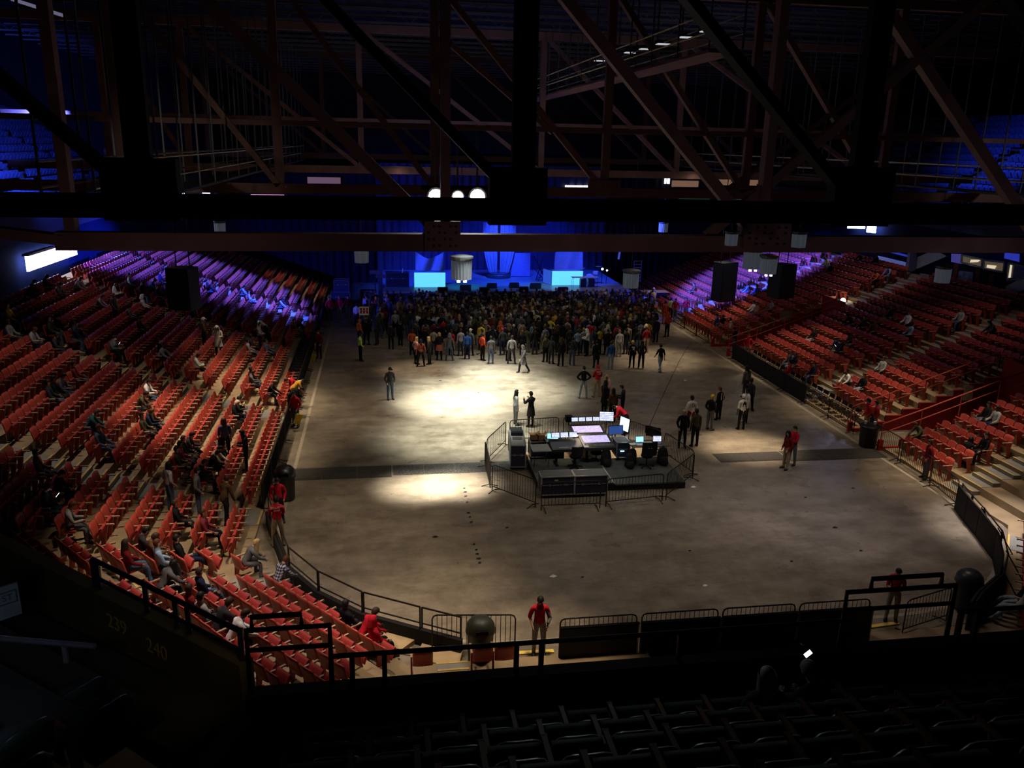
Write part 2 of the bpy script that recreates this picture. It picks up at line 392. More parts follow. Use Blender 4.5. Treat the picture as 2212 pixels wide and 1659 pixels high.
# ---------------------------------------------------------------- arena seats
SEATP=.55
def seat_parts(cushion_up=66,rnd=.035):
    """returns dict of MB for one folding seat facing +Y, origin on the tread under the seat back"""
    bk=MB()
    def back(u,v):
        x=(u-.5)*.5; z=.40+v*.47; crown=1-(abs(u-.5)*2)**5
        z-=(1-crown)*rnd*max(0,(v-.6)/.4)
        y=-.02-v*.10-.035*(1-(2*u-1)**2)
        return (x,y,z)
    nu,nv=8,4
    f=[back(i/nu,j/nv) for i in range(nu+1) for j in range(nv+1)]
    o=[(x,y-.035,z) for x,y,z in f]
    n=(nu+1)*(nv+1); fs=[]
    for i in range(nu):
        for j in range(nv):
            a=i*(nv+1)+j;b=(i+1)*(nv+1)+j
            fs.append((a,a+1,b+1,b)); fs.append((n+a,n+b,n+b+1,n+a+1))
    for j in range(nv):
        fs.append((j,n+j,n+j+1,j+1)); a=nu*(nv+1)+j; fs.append((a,a+1,n+a+1,n+a))
    for i in range(nu):
        a=i*(nv+1);b=(i+1)*(nv+1); fs.append((a,b,n+b,n+a)); fs.append((a+nv,n+a+nv,n+b+nv,b+nv))
    bk.add(f+o,fs)
    st=MB(); a=R(cushion_up); ca,sa=math.cos(a),math.sin(a)
    prof=[(0,-.03),(.05,.035),(.18,.05),(.30,.045),(.355,.0),(.34,-.04),(.18,-.045)]
    L=[];W=.23
    for x,s in ((-W,.8),(-W*.7,1),(W*.7,1),(W,.8)):
        for yy,zz in prof:
            zz*=s; L.append((x,.02+yy*ca-zz*sa,.42+yy*sa+zz*ca))
    m=len(prof); fs=[]
    for i in range(3):
        for j in range(m): fs.append((i*m+j,i*m+(j+1)%m,(i+1)*m+(j+1)%m,(i+1)*m+j))
    fs.append(tuple(range(m))); fs.append(tuple(range(4*m-1,3*m-1,-1)))
    st.add(L,fs)
    ar=MB()
    for x in (-SEATP/2,):
        ar.box((x,.16,.645),(.05,.42,.035)); ar.box((x,.365,.64),(.06,.03,.045))
    sd=MB()
    for x in (-SEATP/2,):
        sd.add([(x-.02,-.04,.0),(x-.02,.08,.0),(x-.02,.2,.62),(x-.02,.0,.62),(x+.02,-.04,.0),(x+.02,.08,.0),(x+.02,.2,.62),(x+.02,.0,.62)],[(0,3,2,1),(4,5,6,7),(0,1,5,4),(1,2,6,5),(2,3,7,6),(3,0,4,7)])
        sd.box((x,.03,.01),(.06,.2,.02))
    return dict(backrest=bk,seat=st,armrest=ar,standard=sd)
P=seat_parts()
MSH=dict(backrest=P['backrest'].mesh('backrest',red,True),seat=P['seat'].mesh('seat',redc,True),armrest=P['armrest'].mesh('armrest',tan),standard=P['standard'].mesh('standard',red))
MSHD=dict(MSH); MSHD['seat']=seat_parts(6)['seat'].mesh('seat_lowered',redc,True)
# every slot: (pos, facing angle, stand, row, block text, index from aisle)
slots=[]
def rowrange(side,y0,y1,k,x,face,blk,ref,rev=False):
    n=int((y1-y0+.02)/SEATP); m=(y1-y0-n*SEATP)/2
    for i in range(n):
        y=y0+m+(i+.5)*SEATP
        slots.append((Vector((x,y,zrow(k))),face,side,k,blk,(n-i) if rev else i+1))
LBL=[(28.55,38.05,'first'),(39.35,49.75,'second'),(51.05,60.55,'third'),(61.85,73.5,'farthest')]
for k in range(NR):
    x=XLF-TR*k
    for (a,b,nm) in LBL:
        if nm=='farthest': b=74.5
        if k==0 and nm=='second': b=45.0
        if k==0 and nm=='third': a=54.6
        rowrange('left',a,b,k,x,-math.pi/2,nm,'aisle')
    yb=corner_pt(k).y+.28
    if 27.3-yb>.5: rowrange('left',yb,27.3,k,x,-math.pi/2,'bend','aisle',True)
RBL=[(28.4,32.1,'nearest'),(35.35,39.55,'second'),(41.2,49.45,'third'),(52.7,60.4,'fourth'),(62,74.5,'farthest')]
for k in range(NR):
    x=XRF+TR*k
    for (a,b,nm) in RBL:
        if k==0 and nm in('second','third'): continue
        if k>8 and nm=='nearest': b=33.8
        if k>8 and nm=='second': a=34.2
        if k>8 and nm=='fourth': a=51.9
        rowrange('right',a,b,k,x,math.pi/2,nm,'aisle')
CANG=math.atan2(-CN.y,-CN.x)-math.pi/2   # facing of turned rows
def corner_rows(right=False,kmax=11):
    for k in range(kmax):
        p0=corner_pt(k); p1=bendn(k); L=(p1-p0).length
        base=corner_pt(0)
        s0=(p0-base).dot(CU); s1=(p1-base).dot(CU)
        for (a,b,nm) in ((s0+.2,1.15,'turned near-bend'),(2.35,s1-.1,'turned middle')):
            n=int((b-a)/SEATP)
            if n<1: continue
            m=(b-a-n*SEATP) if 'bend' in nm else 0
            for i in range(n):
                s=a+m+(i+.5)*SEATP
                q=base+CU*s+CN*(TR*k); q.z=zrow(k)
                if right:
                    q.x=2*8.875-q.x; slots.append((q,-CANG,'right corner',k,nm,i+1))
                else: slots.append((q,CANG,'corner',k,nm,i+1))
        # end section parallel to the near wall
        y=18.05-TR*k; xa=p1.x+.35
        if not right:
            for (a,b,nm) in ((xa,1.1,'end'),(2.0,3.2,'passage')):
                n=int((b-a)/SEATP)
                for i in range(n):
                    if k>6: continue
                    slots.append((Vector((a+(i+.5)*SEATP,y,zrow(k))),0.,'end',k,nm,i+1))
corner_rows(); corner_rows(True,8)
def visible(p):
    x,y=PX(p+Vector((0,0,.7)))
    if not(-25<x<2237 and 520<y<1475): return False
    if x>715:
        if y>1447-(x-715)*.0735: return False
    elif y>1178+x*.585: return False
    return True
vis=[s for s in slots if visible(s[0])]
vis.sort(key=lambda s:DEPTH(s[0]))
print('seats total',len(slots),'visible',len(vis))
near=vis[:300]; nearset=set(id(s) for s in near)
BLK={'first':'first block','second':'second block','third':'third block','fourth':'fourth block','farthest':'farthest block','bend':'bend block','nearest':'nearest block'}
def seatlabel(s):
    pos,f,side,k,blk,i=s
    r=ordw(k+1)
    if side=='left':
        return 'red folding seat, %s from the %s end, %s row up, %s, left stand'%(ordw(i),'near' if blk!='bend' else 'aisle',r,BLK[blk])
    if side=='right':
        return 'red folding seat, %s from the near end, %s row up, %s, right stand'%(ordw(i),r,BLK[blk])
    if side=='corner':
        return 'red folding seat, %s along the %s row up, %s block, left corner'%(ordw(i),r,blk)
    if side=='right corner':
        return 'red folding seat, %s along the %s row up, %s block, right corner'%(ordw(i),r,blk)
    return 'red folding seat, %s along the %s row up, %s block by the near wall'%(ordw(i),r,blk)
NEAROBJ={}
for s in near:
    t=empty('arena_seat',s[0],s[1]); tagu(t,seatlabel(s),'seat','red folding seats nearest the camera')
    for nm,me in MSH.items():
        o=bpy.data.objects.new(nm,me); COL.objects.link(o); o.parent=t
        if nm=='seat': NEAROBJ[id(s)]=o
# all the other seats in view: one object
def copies(meshes,places,name,meshes2=None):
    import numpy as np
    sets=[]
    mats=[me.materials[0] for me in meshes]
    for ml in (meshes,meshes2 or meshes):
        vs=[];fs=[];ms=[];o=0
        for mi,me in enumerate(ml):
            v=np.array([tuple(x.co) for x in me.vertices]); vs.append(v); fs+=[tuple(i+o for i in p.vertices) for p in me.polygons]; ms+=[mi]*len(me.polygons); o+=len(v)
        sets.append((np.concatenate(vs),fs,ms))
    out=[];faces=[];mi=[];off=0
    for pl in places:
        p,a=pl[0],pl[1]; allv,fs,ms=sets[pl[2] if len(pl)>2 else 0]
        c,s_=math.cos(a),math.sin(a); Rm=np.array([[c,-s_,0],[s_,c,0],[0,0,1]])
        out.append(allv@Rm.T+np.array(tuple(p))); faces+=[tuple(i+off for i in f) for f in fs]; mi+=ms; off+=len(allv)
    me=bpy.data.meshes.new(name); me.from_pydata(np.concatenate(out).tolist(),[],faces)
    for m in mats: me.materials.append(m)
    me.polygons.foreach_set('material_index',mi)
    me.update(); ob=bpy.data.objects.new(name,me); COL.objects.link(ob); return ob
def nearest_seat(px,py,sides,lift=.75,maxd=1.2):
    best=None
    for s in slots:
        if s[2] not in sides or s in USED: continue
        q=PX(s[0]+Vector((0,0,lift))); d=math.hypot(q[0]-px,q[1]-py)
        if best is None or d<best[0]: best=(d,s)
    USED.append(best[1]); return best[1]
USED=[]
# ---------------------------------------------------------------- blue-lit seats far up in the upper tiers
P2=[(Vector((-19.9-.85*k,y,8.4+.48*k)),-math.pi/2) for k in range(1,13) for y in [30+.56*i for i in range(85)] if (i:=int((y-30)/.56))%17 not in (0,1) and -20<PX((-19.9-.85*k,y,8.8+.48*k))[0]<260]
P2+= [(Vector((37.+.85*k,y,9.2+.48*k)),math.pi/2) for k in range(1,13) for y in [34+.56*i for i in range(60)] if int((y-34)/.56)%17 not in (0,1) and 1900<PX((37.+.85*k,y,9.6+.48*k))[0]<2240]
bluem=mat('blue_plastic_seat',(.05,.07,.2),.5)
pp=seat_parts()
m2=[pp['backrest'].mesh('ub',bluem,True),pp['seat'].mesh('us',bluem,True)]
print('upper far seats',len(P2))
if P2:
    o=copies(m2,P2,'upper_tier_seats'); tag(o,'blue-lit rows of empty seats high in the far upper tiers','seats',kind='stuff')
# ---------------------------------------------------------------- foreground upper tier: dark seats, parapet, rails
def ut_platform(j): return 6.25+.53*j
mb=MB()
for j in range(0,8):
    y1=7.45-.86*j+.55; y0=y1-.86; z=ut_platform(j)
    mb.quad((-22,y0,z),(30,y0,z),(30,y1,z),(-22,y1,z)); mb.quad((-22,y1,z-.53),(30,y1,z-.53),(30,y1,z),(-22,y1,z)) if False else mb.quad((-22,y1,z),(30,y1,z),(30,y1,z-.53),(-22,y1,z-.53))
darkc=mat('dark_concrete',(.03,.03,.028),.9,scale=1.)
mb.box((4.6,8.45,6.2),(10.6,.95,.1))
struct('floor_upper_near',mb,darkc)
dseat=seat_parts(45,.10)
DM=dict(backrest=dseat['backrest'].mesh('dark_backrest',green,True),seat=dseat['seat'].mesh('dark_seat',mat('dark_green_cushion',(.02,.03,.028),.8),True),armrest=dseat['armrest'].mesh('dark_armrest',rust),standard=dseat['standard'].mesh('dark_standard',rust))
cnt=0
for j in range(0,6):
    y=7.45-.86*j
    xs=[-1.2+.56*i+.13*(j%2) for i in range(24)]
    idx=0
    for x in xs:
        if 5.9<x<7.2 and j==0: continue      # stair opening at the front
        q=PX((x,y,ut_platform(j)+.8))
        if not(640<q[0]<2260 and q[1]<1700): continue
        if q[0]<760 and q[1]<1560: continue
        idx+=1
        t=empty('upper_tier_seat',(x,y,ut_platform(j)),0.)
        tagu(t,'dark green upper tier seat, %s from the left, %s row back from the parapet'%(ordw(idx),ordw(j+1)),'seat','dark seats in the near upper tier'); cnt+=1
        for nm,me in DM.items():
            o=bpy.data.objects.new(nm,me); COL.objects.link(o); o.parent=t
# seats of the turned upper section, low left
for i,(px,py,z) in enumerate([(35,1560,8.0),(130,1490,7.4),(165,1470,7.4),(215,1510,7.8),(15,1640,8.6)]):
    p=G(px,py,z); t=empty('upper_tier_seat',(p.x,p.y,z-.85),R(52)); tagu(t,'dark turned upper tier seat left of the stairwell, %s from the frame edge'%ordw([1,3,4,5,2][i]),'seat','dark turned seats at lower left'); cnt+=1
    for nm,me in DM.items():
        o=bpy.data.objects.new(nm,me); COL.objects.link(o); o.parent=t
mb=MB()
for j in range(6):
    c=G(60,1540,6.0); n=Vector((-.62,-.78,0)).normalized(); u=Vector((.78,-.62,0)).normalized()
    q=c+n*(.86*j-.6); mb.box((q.x,q.y,6.35+.53*j),(5.,.86,.14),rot=(0,0,math.atan2(u.y,u.x)))
struct('floor_upper_corner',mb,darkc)
print('dark seats',cnt)
# ---------------------------------------------------------------- parapet of the near upper tier and its rails
YP=9.0
def seg(name,pts,z0,z1,w,m):
    mb=MB()
    for a,b in zip(pts,pts[1:]):
        a=Vector((a[0],a[1],0));b=Vector((b[0],b[1],0)); d=(b-a); L=d.length; c=(a+b)/2; c.z=(z0+z1)/2
        mb.box(c,(L+.02,w,z1-z0),rot=(0,0,math.atan2(d.y,d.x)))
    return struct(name,mb,m)
C0=GY(526,1366,YP); D1=G(200,1212,7.37); dd=(D1-C0); dd.z=0; dd.normalize(); DN=Vector((dd.y,-dd.x,0)); 
if DN.y>0: DN=-DN    # towards the camera side
D2=Vector((C0.x,C0.y,0))+dd*14
pblk=mat('parapet_black',(.008,.008,.008),.85)
seg('wall_parapet_front',[(C0.x,YP),(14,YP)],4.6,6.56,.2,pblk)
WPC=seg('wall_parapet_corner',[(C0.x,C0.y),(D2.x,D2.y)],4.6,6.98,.2,mat('parapet_dark',(.02,.018,.012),.85,scale=1.))
def railrun(label,pts,z,zmid,posts,r=.032,zb=6.5,m=rail):
    t=thing('guard_rail',label,'railing')
    MB().tube([(p[0],p[1],z) for p in pts],r,8).build('top_rail',m,t)
    for zz in zmid: MB().tube([(p[0],p[1],zz) for p in pts],r*.85,8).build('middle_rail',m,t)
    for p in posts: MB().bar((p[0],p[1],zb),(p[0],p[1],z),.06,.06).build('post',m,t)
    return t
def xat(px,py): return GY(px,py,YP).x
xs=[xat(715,1420),xat(760,1416),xat(830,1410),xat(1116,1395),xat(1170,1390),xat(1470,1370),xat(1830,1345)]
railrun('long low black guard rail on the front parapet, from stair rail to stair rail',[(xs[0],YP),(xs[-1],YP)],6.97,[],[(x,YP) for x in xs[1:]])
xa,xb=xat(2070,1322),xat(2330,1300)
railrun('low black guard rail at the right end of the front parapet',[(xa,YP),(xb,YP)],6.99,[],[(xa+.05,YP),(xa+.3,YP),(xb,YP)])
def highrail(label,x0,x1,xi0,xi1,tail=None):
    t=thing('stair_guard_rail',label,'railing')
    pts=[(x0,YP,6.5),(x0,YP,7.4),(x1,YP,7.4)]
    if tail: pts.append(tail)
    else: pts+=[(x1,YP,6.5)]
    MB().tube(pts,.036,8).build('outer_rail',rail,t)
    MB().tube([(x0,YP,7.13),(x1,YP,7.13)]+([(tail[0],tail[1],7.13)] if tail else []),.03,8).build('middle_rail',rail,t)
    MB().tube([(xi0,YP,7.38),(xi0,YP,7.575),(xi1,YP,7.575),(xi1,YP,7.38)],.034,8).build('raised_rail',rail,t)
    return t
highrail('tall black stair rail with raised bar at the right of the parapet',xat(1830,1280),xat(2065,1265),xat(1885,1250),xat(2036,1243))
tl=Vector((C0.x,C0.y,0))+dd*((D1-C0).length)
highrail('tall black stair rail turning the corner above the lower left seats',xat(712,1356),C0.x+.03,xat(650,1331),C0.x+.1)
navyrail=mat('navy_rail',(.012,.018,.05),.5)
t=thing('corner_guard_rail','blue-black guard rail along the corner parapet above the red seats','railing')
L0=(tl-Vector((C0.x,C0.y,0))).length
cq=Vector((C0.x,C0.y,0))-Vector((.04,0,0))
for zz,rr,nm in ((7.4,.034,'top_rail'),(7.13,.028,'middle_rail')): MB().tube([cq+Vector((0,0,zz)),Vector((tl.x,tl.y,zz))],rr,8).build(nm,navyrail,t)
for s in (.02,.34,.42,.62,.97,1.0):
    p=Vector((C0.x,C0.y,0))+dd*(L0*s); MB().bar((p.x,p.y,6.5),(p.x,p.y,7.4),.06,.06).build('post',navyrail,t)
# section numbers painted on the inner face of the corner parapet
yel=mat('number_yellow',(.5,.36,.03),.7)
def text(s,size,m,loc,rot,name,parent=None,ext=.002,align='CENTER'):
    cu=bpy.data.curves.new(name,'FONT'); cu.body=s; cu.size=size; cu.extrude=ext; cu.align_x=align; cu.align_y='CENTER'
    o=bpy.data.objects.new(name,cu); COL.objects.link(o)
    dg=bpy.context.evaluated_depsgraph_get(); me=bpy.data.meshes.new_from_object(o.evaluated_get(dg)); bpy.data.objects.remove(o)
    me.materials.clear(); me.materials.append(m)
    o=bpy.data.objects.new(name,me); COL.objects.link(o); o.location=loc; o.rotation_euler=rot
    if parent is not None: o.parent=parent
    return o
WPC.data.materials.clear(); WPC.data.materials.append(mat('stairwell_olive',(.11,.085,.04),.85,scale=1.5))
pc=Vector((C0.x,C0.y,0)); ang=math.atan2(dd.y,dd.x)+math.pi
for s_,(px,py) in (('239',(252,1350)),('240',(338,1404))):
    r=Vector(ray(px,py)); o_=Vector((0,0,H)); tt=((pc+DN*.105-o_).dot(DN))/r.dot(DN); p=o_+r*tt
    text(s_,.30,yel,p,(R(90),0,ang),'painted_number',WPC)
NUMP=p
# pale sign and rail at the far lower left
p=G(8,1302,7.6)
sg=thing('section_sign','pale grey sign panel with outlined lettering at the lower left edge','sign',p,R(38))
MB().box((0,0,0),(.34,.03,.42)).build('panel',mat('sign_grey',(.22,.26,.28),.6),sg)
fr=MB()
for a in ((0,.13,.2,.012),(0,-.02,.2,.012)): fr.box((a[0]+.04,-.018,a[1]),(a[2],.006,a[3]))
for x in (-.06,.14): fr.box((x,-.018,.055),(.012,.006,.16))
fr.build('border',mat('sign_dark',(.05,.07,.08),.6),sg)
text('ST',.11,MATS['sign_dark'],(.04,-.02,.055),(R(90),0,0),'lettering',sg)
a=G(-60,1374,7.2);b=G(205,1396,7.2)
t=thing('pale_handrail','pale grey handrail stub below the grey sign at lower left','handrail')
MB().tube([a,b],.035,8).build('rail',mat('pale_rail',(.16,.16,.2),.5),t); q=a+(b-a)*.75; MB().bar(q-Vector((0,0,.9)),q,.05,.05).build('post',MATS['pale_rail'],t)
# steps of the front aisle in the near upper tier, with worn yellow nosings
mb=MB()
for j in range(0,7):
    y=7.45-.86*j+.5; z=ut_platform(j)
    mb.box((6.9+.0*j,y-.2,z-.13),(1.0,.43,.26)); mb.box((6.9,y-.42,z+.004),(1.0,.06,.012),mi=1)
struct('trim_20',mb,[darkc,mat('worn_nosing',(.12,.085,.02),.8)])
# ---------------------------------------------------------------- roof trusses
def truss(label,Y,zb,zt,nodes,x0,x1,w,vw,dwid,m,gus,deep=.3,extra=()):
    t=thing('roof_truss',label,'roof truss')
    MB().box(((x0+x1)/2,Y,zb),(x1-x0,deep,w)).build('bottom_chord',m,t)
    MB().box(((x0+x1)/2,Y,zt),(x1-x0,deep,w)).build('top_chord',m,t)
    for i,x in enumerate(nodes):
        MB().bar((x,Y,zb),(x+.0,Y,zt),vw,deep*.8).build('vertical',m,t)
        if i>0: MB().bar((x-.05,Y,zb+.1),(nodes[i-1]+.05,Y,zt),dwid,deep*.7).build('diagonal',m,t)
    for (x,gw,g0,g1) in gus:
        g=MB(); g.box((x,Y,(g0+g1)/2),(gw,deep+.06,g1-g0))
        gp=g.build('gusset_plate',m,t)
        if m is not blk:
            bl=MB()
            for ix in range(6):
                for iz in range(4):
                    if (ix+iz)%3: bl.box((x+(ix-2.5)*gw/6.5,Y-deep/2-.035,(g0+g1)/2+(iz-1.5)*(g1-g0)/4.6),(.035,.02,.035))
            bl.build('bolts',iron,gp)
    for p,q,ww in extra: MB().bar(p,q,ww,deep*.6).build('brace',m,t)
    return t
truss('black silhouetted roof truss crossing right in front of the viewer',10.,12.235,16.4,[-6.9,-2.62,1.66,5.95,10.2],-9.5,14,.26,.27,.23,blk,[(-2.62,.8,12.08,12.75),(1.6,.68,12.06,12.72),(5.98,.78,12.08,12.8)],.16)
truss('brown steel roof truss just beyond the black truss, with patched paint',15.,11.27,17.4,[-5.1,1.12,7.05,13.],-5.35,13.,.3,.17,.2,brown,[(1.06,.63,11.13,11.65),(7.13,.92,11.2,11.66)],.28,[((6.0,15,11.4),(12.5,15,17),.16),((-5.2,15,11.28),(-8.8,15,11.72),.3)])
truss('third roof truss from the viewer, dim brown above the mixing area',32.,11.23,18.4,[-9.,-3.6,2.0,8.5,14.2,20.],-16,33,.36,.3,.3,brown,[(8.5,1.2,11.05,11.7),(20.,1.2,11.05,11.7)],.3,[((-16,32,13.5),(33,32,13.5),.22),((2.5,32,16.4),(6.4,32,13.4),.25),((13.5,32,11.4),(20,32,16.2),.2)])
truss('fourth roof truss from the viewer, dark above the crowd edge',48.,11.4,18.6,[-14.,-10.,-1.,9.,17.,29.],-19,36,.4,.3,.28,brown,[],.3,[((-19,48,14.),(36,48,14.),.2)])
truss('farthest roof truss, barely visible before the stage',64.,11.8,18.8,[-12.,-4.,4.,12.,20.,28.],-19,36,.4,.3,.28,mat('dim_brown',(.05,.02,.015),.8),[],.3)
# joists
for i in range(24):
    y=20+2.6*i; mb=MB(); z=19.3
    mb.box((8.5,y,z),(62,.1,.1)); mb.box((8.5,y,z-.6),(62,.08,.08))
    n=40
    for k in range(n):
        x=-22+61*k/n; mb.bar((x,y,z),(x+.76,y,z-.6),.03,.03); mb.bar((x+.76,y,z-.6),(x+1.52,y,z),.03,.03)
    struct('trim_%d'%(30+i),mb,joist)
# catwalks with rails
def catwalk(label,x,y0,y1,z,m=joist,side=1.0):
    t=thing('catwalk',label,'catwalk')
    MB().box((x+side/2,(y0+y1)/2,z),(1.0,y1-y0,.08)).build('deck',m,t)
    rm=mat('catwalk_rail',(.7,.6,.38),.4)
    for xx in (x,x+side):
        for dz in (.5,1.0): MB().tube([(xx,y0,z+dz),(xx,y1,z+dz)],.025,5).build('rail',rm,t)
        n=int((y1-y0)/2.5)
        hb=MB()
        for i in range(n+1):
            y=y0+(y1-y0)*i/n; hb.bar((xx,y,z),(xx,y,19.),.045,.045)
        hb.build('hangers',joist,t)
    return t
catwalk('long catwalk with yellowish rails hung over the left stand',-6.6,18,66,11.45)
catwalk('long catwalk with pale rails hung over the right stand',23.5,22,66,11.5)
catwalk('short high catwalk over the middle carrying small work lights',9.2,24,58,15.6,brown)
for i,(px,py) in enumerate([(1295,128),(1362,110),(1395,102),(1432,91),(1482,76),(1530,63)]):
    r=Vector(ray(px,py)); p=Vector((0,0,H))+r*(10.2/r.x)
    t=thing('work_light','small white work light, %s along the high catwalk'%ordw(i+1),'light',p,0,'work lights on the high catwalk')
    MB().box((0,0,0),(.5,.3,.12)).build('housing',joist,t); MB().box((0,-.01,-.07),(.46,.28,.03)).build('lens',mat('dim_white_lens',(.3,.3,.32),.4,emit=(.9,.93,1.),es=.55),t)
# ---------------------------------------------------------------- hanging drum luminaires
drumb=mat('drum_ballast',(.08,.09,.1),.4,.5); drumg=mat('ribbed_reflector',(.09,.1,.12),.35,.2,scale=20,emit=(.5,.6,.75),es=.05)
glow=emis('lamp_glow',(.95,.97,1.),6.)
DR=[]
for i,(px,py,Y,hpx,lit_,l) in enumerate([(781,550,55,34,0,'hanging drum light left of the stage, lowest of its kind there'),(997,578,45,50,1,'hanging drum light in front of the stage left block, lit tips below'),(1363,602,50,38,0,'large hanging drum light right of the stage'),(1626,558,55,44,1,'hanging drum light over the right stand, the more distant of two'),(1660,571,46,40,1,'hanging drum light over the right stand, the nearer of two'),(1433,490,60,22,0,'small hanging drum light above the brown beam, right of centre'),(475,490,50,26,0,'small hanging drum light above the brown beam at left'),(1580,515,45,30,0,'dim drum light before the brown beam at the bolted plate'),(1726,517,45,34,0,'dim drum light before the brown beam, right of the bolted plate'),(2037,592,38,36,0,'pale drum light before the navy wall of the right stand')]):
    p=GY(px,py,Y); h=hpx*DEPTH(p)/1800; r=h*.46
    if 'before the brown beam' in l: p=GY(px,py,14.5); h=hpx*DEPTH(p)/1800; r=h*.46
    t=thing('drum_light',l,'light',p)
    MB().lathe([(r*.9,h*.3),(r*1.12,h*.42),(r*1.12,h*.5),(r*.4,h*.56)],14).build('cap',drumb,t)
    prof=[]
    mb=MB(); n=20
    vs=[];
    for zz in (-h*.5,h*.32):
        for j in range(n*2):
            rr=r*(1.0 if j%2 else .93)*(1 if zz>0 else .96); a=math.pi*j/n; vs.append((rr*math.cos(a),rr*math.sin(a),zz))
    fs=[(j,(j+1)%(2*n),2*n+(j+1)%(2*n),2*n+j) for j in range(2*n)]+[tuple(range(2*n-1,-1,-1))]
    mb.add(vs,fs).build('reflector',drumg,t)
    MB().tube([(0,0,h*.5),(0,0,max(.6,12.-p.z))],.02,4).build('cable',iron,t)
    if lit_:
        for s in (-.3,.3): MB().lathe([(r*.16,-h*.62),(r*.16,-h*.5)],8,(s*r,-r*.3,0)).build('lamp_tip',glow,t)
# three bright lamps seen over the black chord
spotg=emis('bright_lamp',(1.,.97,.85),60.)
for i,(px,s) in enumerate([(941,.14),(988,.1),(1030,.14)]):
    p=GY(px,424,16.5)
    t=thing('flood_lamp','glaring white flood lamp above the black beam, %s of three from left'%ordw(i+1),'light',p,0,'three glaring lamps over the beam')
    Q=Matrix.Rotation(R(90),3,'X')
    MB().lathe([(s*.7,-.32),(s*1.3,-.1),(s*1.3,.12)],12,axis=Q).build('housing',iron,t)
    MB().lathe([(s,.125),(s*.95,.14),(s*.3,.16)],12,axis=Q).build('lens',spotg,t)
    MB().bar((0,0,0),(0,0,1.2),.04,.04).build('bracket',iron,t)
for nm,x0,x1 in (('lamp_bar',910,1065),):
    a=GY(x0,405,16.6);b=GY(x1,405,16.6); tag(MB().tube([a,b],.04,6).build('lighting_bar',iron),'dark lighting bar carrying the three glaring lamps','lighting bar')
# LED strips under the upper tier fascias
ledm=emis('led_white_blue',(.62,.68,1.),13.)
a=GX(57,562,-19.2);b=GX(165,536,-19.2); 
def ledbar(label,a,b,h,x,nseg):
    t=thing('led_flood_bar',label,'light')
    d=b-a
    MB().bar(a+Vector((0,0,h*.55)),b+Vector((0,0,h*.55)),.35,.12).build('housing',whitep,t)
    for i in range(nseg):
        p=a+d*((i+.05)/nseg);q=a+d*((i+.95)/nseg); MB().bar(p,q,.12,h).build('led_panel',ledm,t)
    return t
ledbar('blazing blue-white light bar under the left upper tier fascia',GX(57,570,-19.1),GX(164,535,-19.1),.85,-19.1,6)
ledbar('blue-white light bar under the right upper tier, long section',GX(1832,486,36.),GX(1868,487,36.),.5,36,4)
ledbar('blue-white light bar under the right upper tier, short end section',GX(1874,489,36.),GX(1892,491,36.),.85,36,2)
# far glimpses of lit concourse beyond the trusses
pinkg=emis('pink_sign',(1.,.45,.85),1.6); whiteg=emis('white_sign',(.85,.9,1.),2.2); dimwarm=emis('dim_warm',(1.,.55,.35),.16); greeng=emis('dim_green',(.3,.8,.6),.12); dimpink=emis('dim_pink',(.55,.3,.45),.22)
for i,(px,py,w,h,m,l) in enumerate([(393,411,9,20,whiteg,'bright white lit window high on the left, leftmost of four'),(412,407,12,16,pinkg,'pink-white lit window high on the left, second of four'),(429,409,8,9,whiteg,'small white lit window high on the left, third of four'),(445,412,16,12,whiteg,'small white lit window high on the left, rightmost of four'),(578,423,70,5,pinkg,'thin pale strip light above the black beam at left'),(700,390,70,14,dimpink,'dim mauve lit opening beyond the brown truss at left'),(1250,404,60,7,whiteg,'thin white strip light right of the black gusset'),(1441,390,12,14,whiteg,'small bright white lamp beyond the brown truss at right'),(1480,397,60,13,dimwarm,'dim orange lit opening right of the white lamp'),(1590,390,110,20,dimwarm,'wide dim orange opening high on the right'),(1500,428,70,4,greeng,'thin green strip light just over the black beam'),(1590,429,70,4,greeng,'second thin green strip light over the black beam, further right')]):
    p=GY(px,py,79.1); k=DEPTH(p)/1800
    tagu(MB().box((0,0,0),(w*k,.06,h*k)).build('lit_opening',m,loc=p),l,'lit opening','lit openings on the far concourse')
# ---------------------------------------------------------------- right stand back wall: posters, lit windows, white stair stringers
def onwall(x,px,py,w,h,m,name,label,cat,tilt=0,grp=None):
    p=GX(px,py,x); k=DEPTH(p)/1800
    o=MB().box((0,0,0),(.06,w,h)).build(name,m,loc=p); o.rotation_euler=(tilt,0,0); tag(o,label,cat,grp); return o
xw=XWR-.1
def wallpoly(name,pxs,m,x=xw,label=None,cat=None,parent=None,th=.06):
    P=[GX(px,py,x) for px,py in pxs]; n=len(P); vs=[tuple(p) for p in P]+[(p.x+th,p.y,p.z) for p in P]
    o=MB().add(vs,[tuple(range(n)),tuple(range(2*n-1,n-1,-1))]+[(i,n+i,n+(i+1)%n,(i+1)%n) for i in range(n)]).build(name,m,parent)
    if label: tag(o,label,cat)
    return o
pale=mat('stringer_pale',(.5,.56,.56),.6)
wallpoly('stair_stringer',[(1969,561),(1966,587),(2045,553.5),(2018,540)],pale,xw-.05,'pale sloping stair edge at upper right, farther one','stair')
wallpoly('stair_stringer',[(2173,618.5),(2165.5,643),(2235,617),(2235,585)],pale,xw-.05,'pale sloping stair edge at the right border, nearer one','stair')
warm=mat('lit_window',(.05,.04,.03),.4,emit=(1.,.72,.42),es=.075,scale=3)
wf=mat('window_frame_grey',(.16,.16,.2),.6); wg=emis('window_glow',(1.,.85,.6),.7)
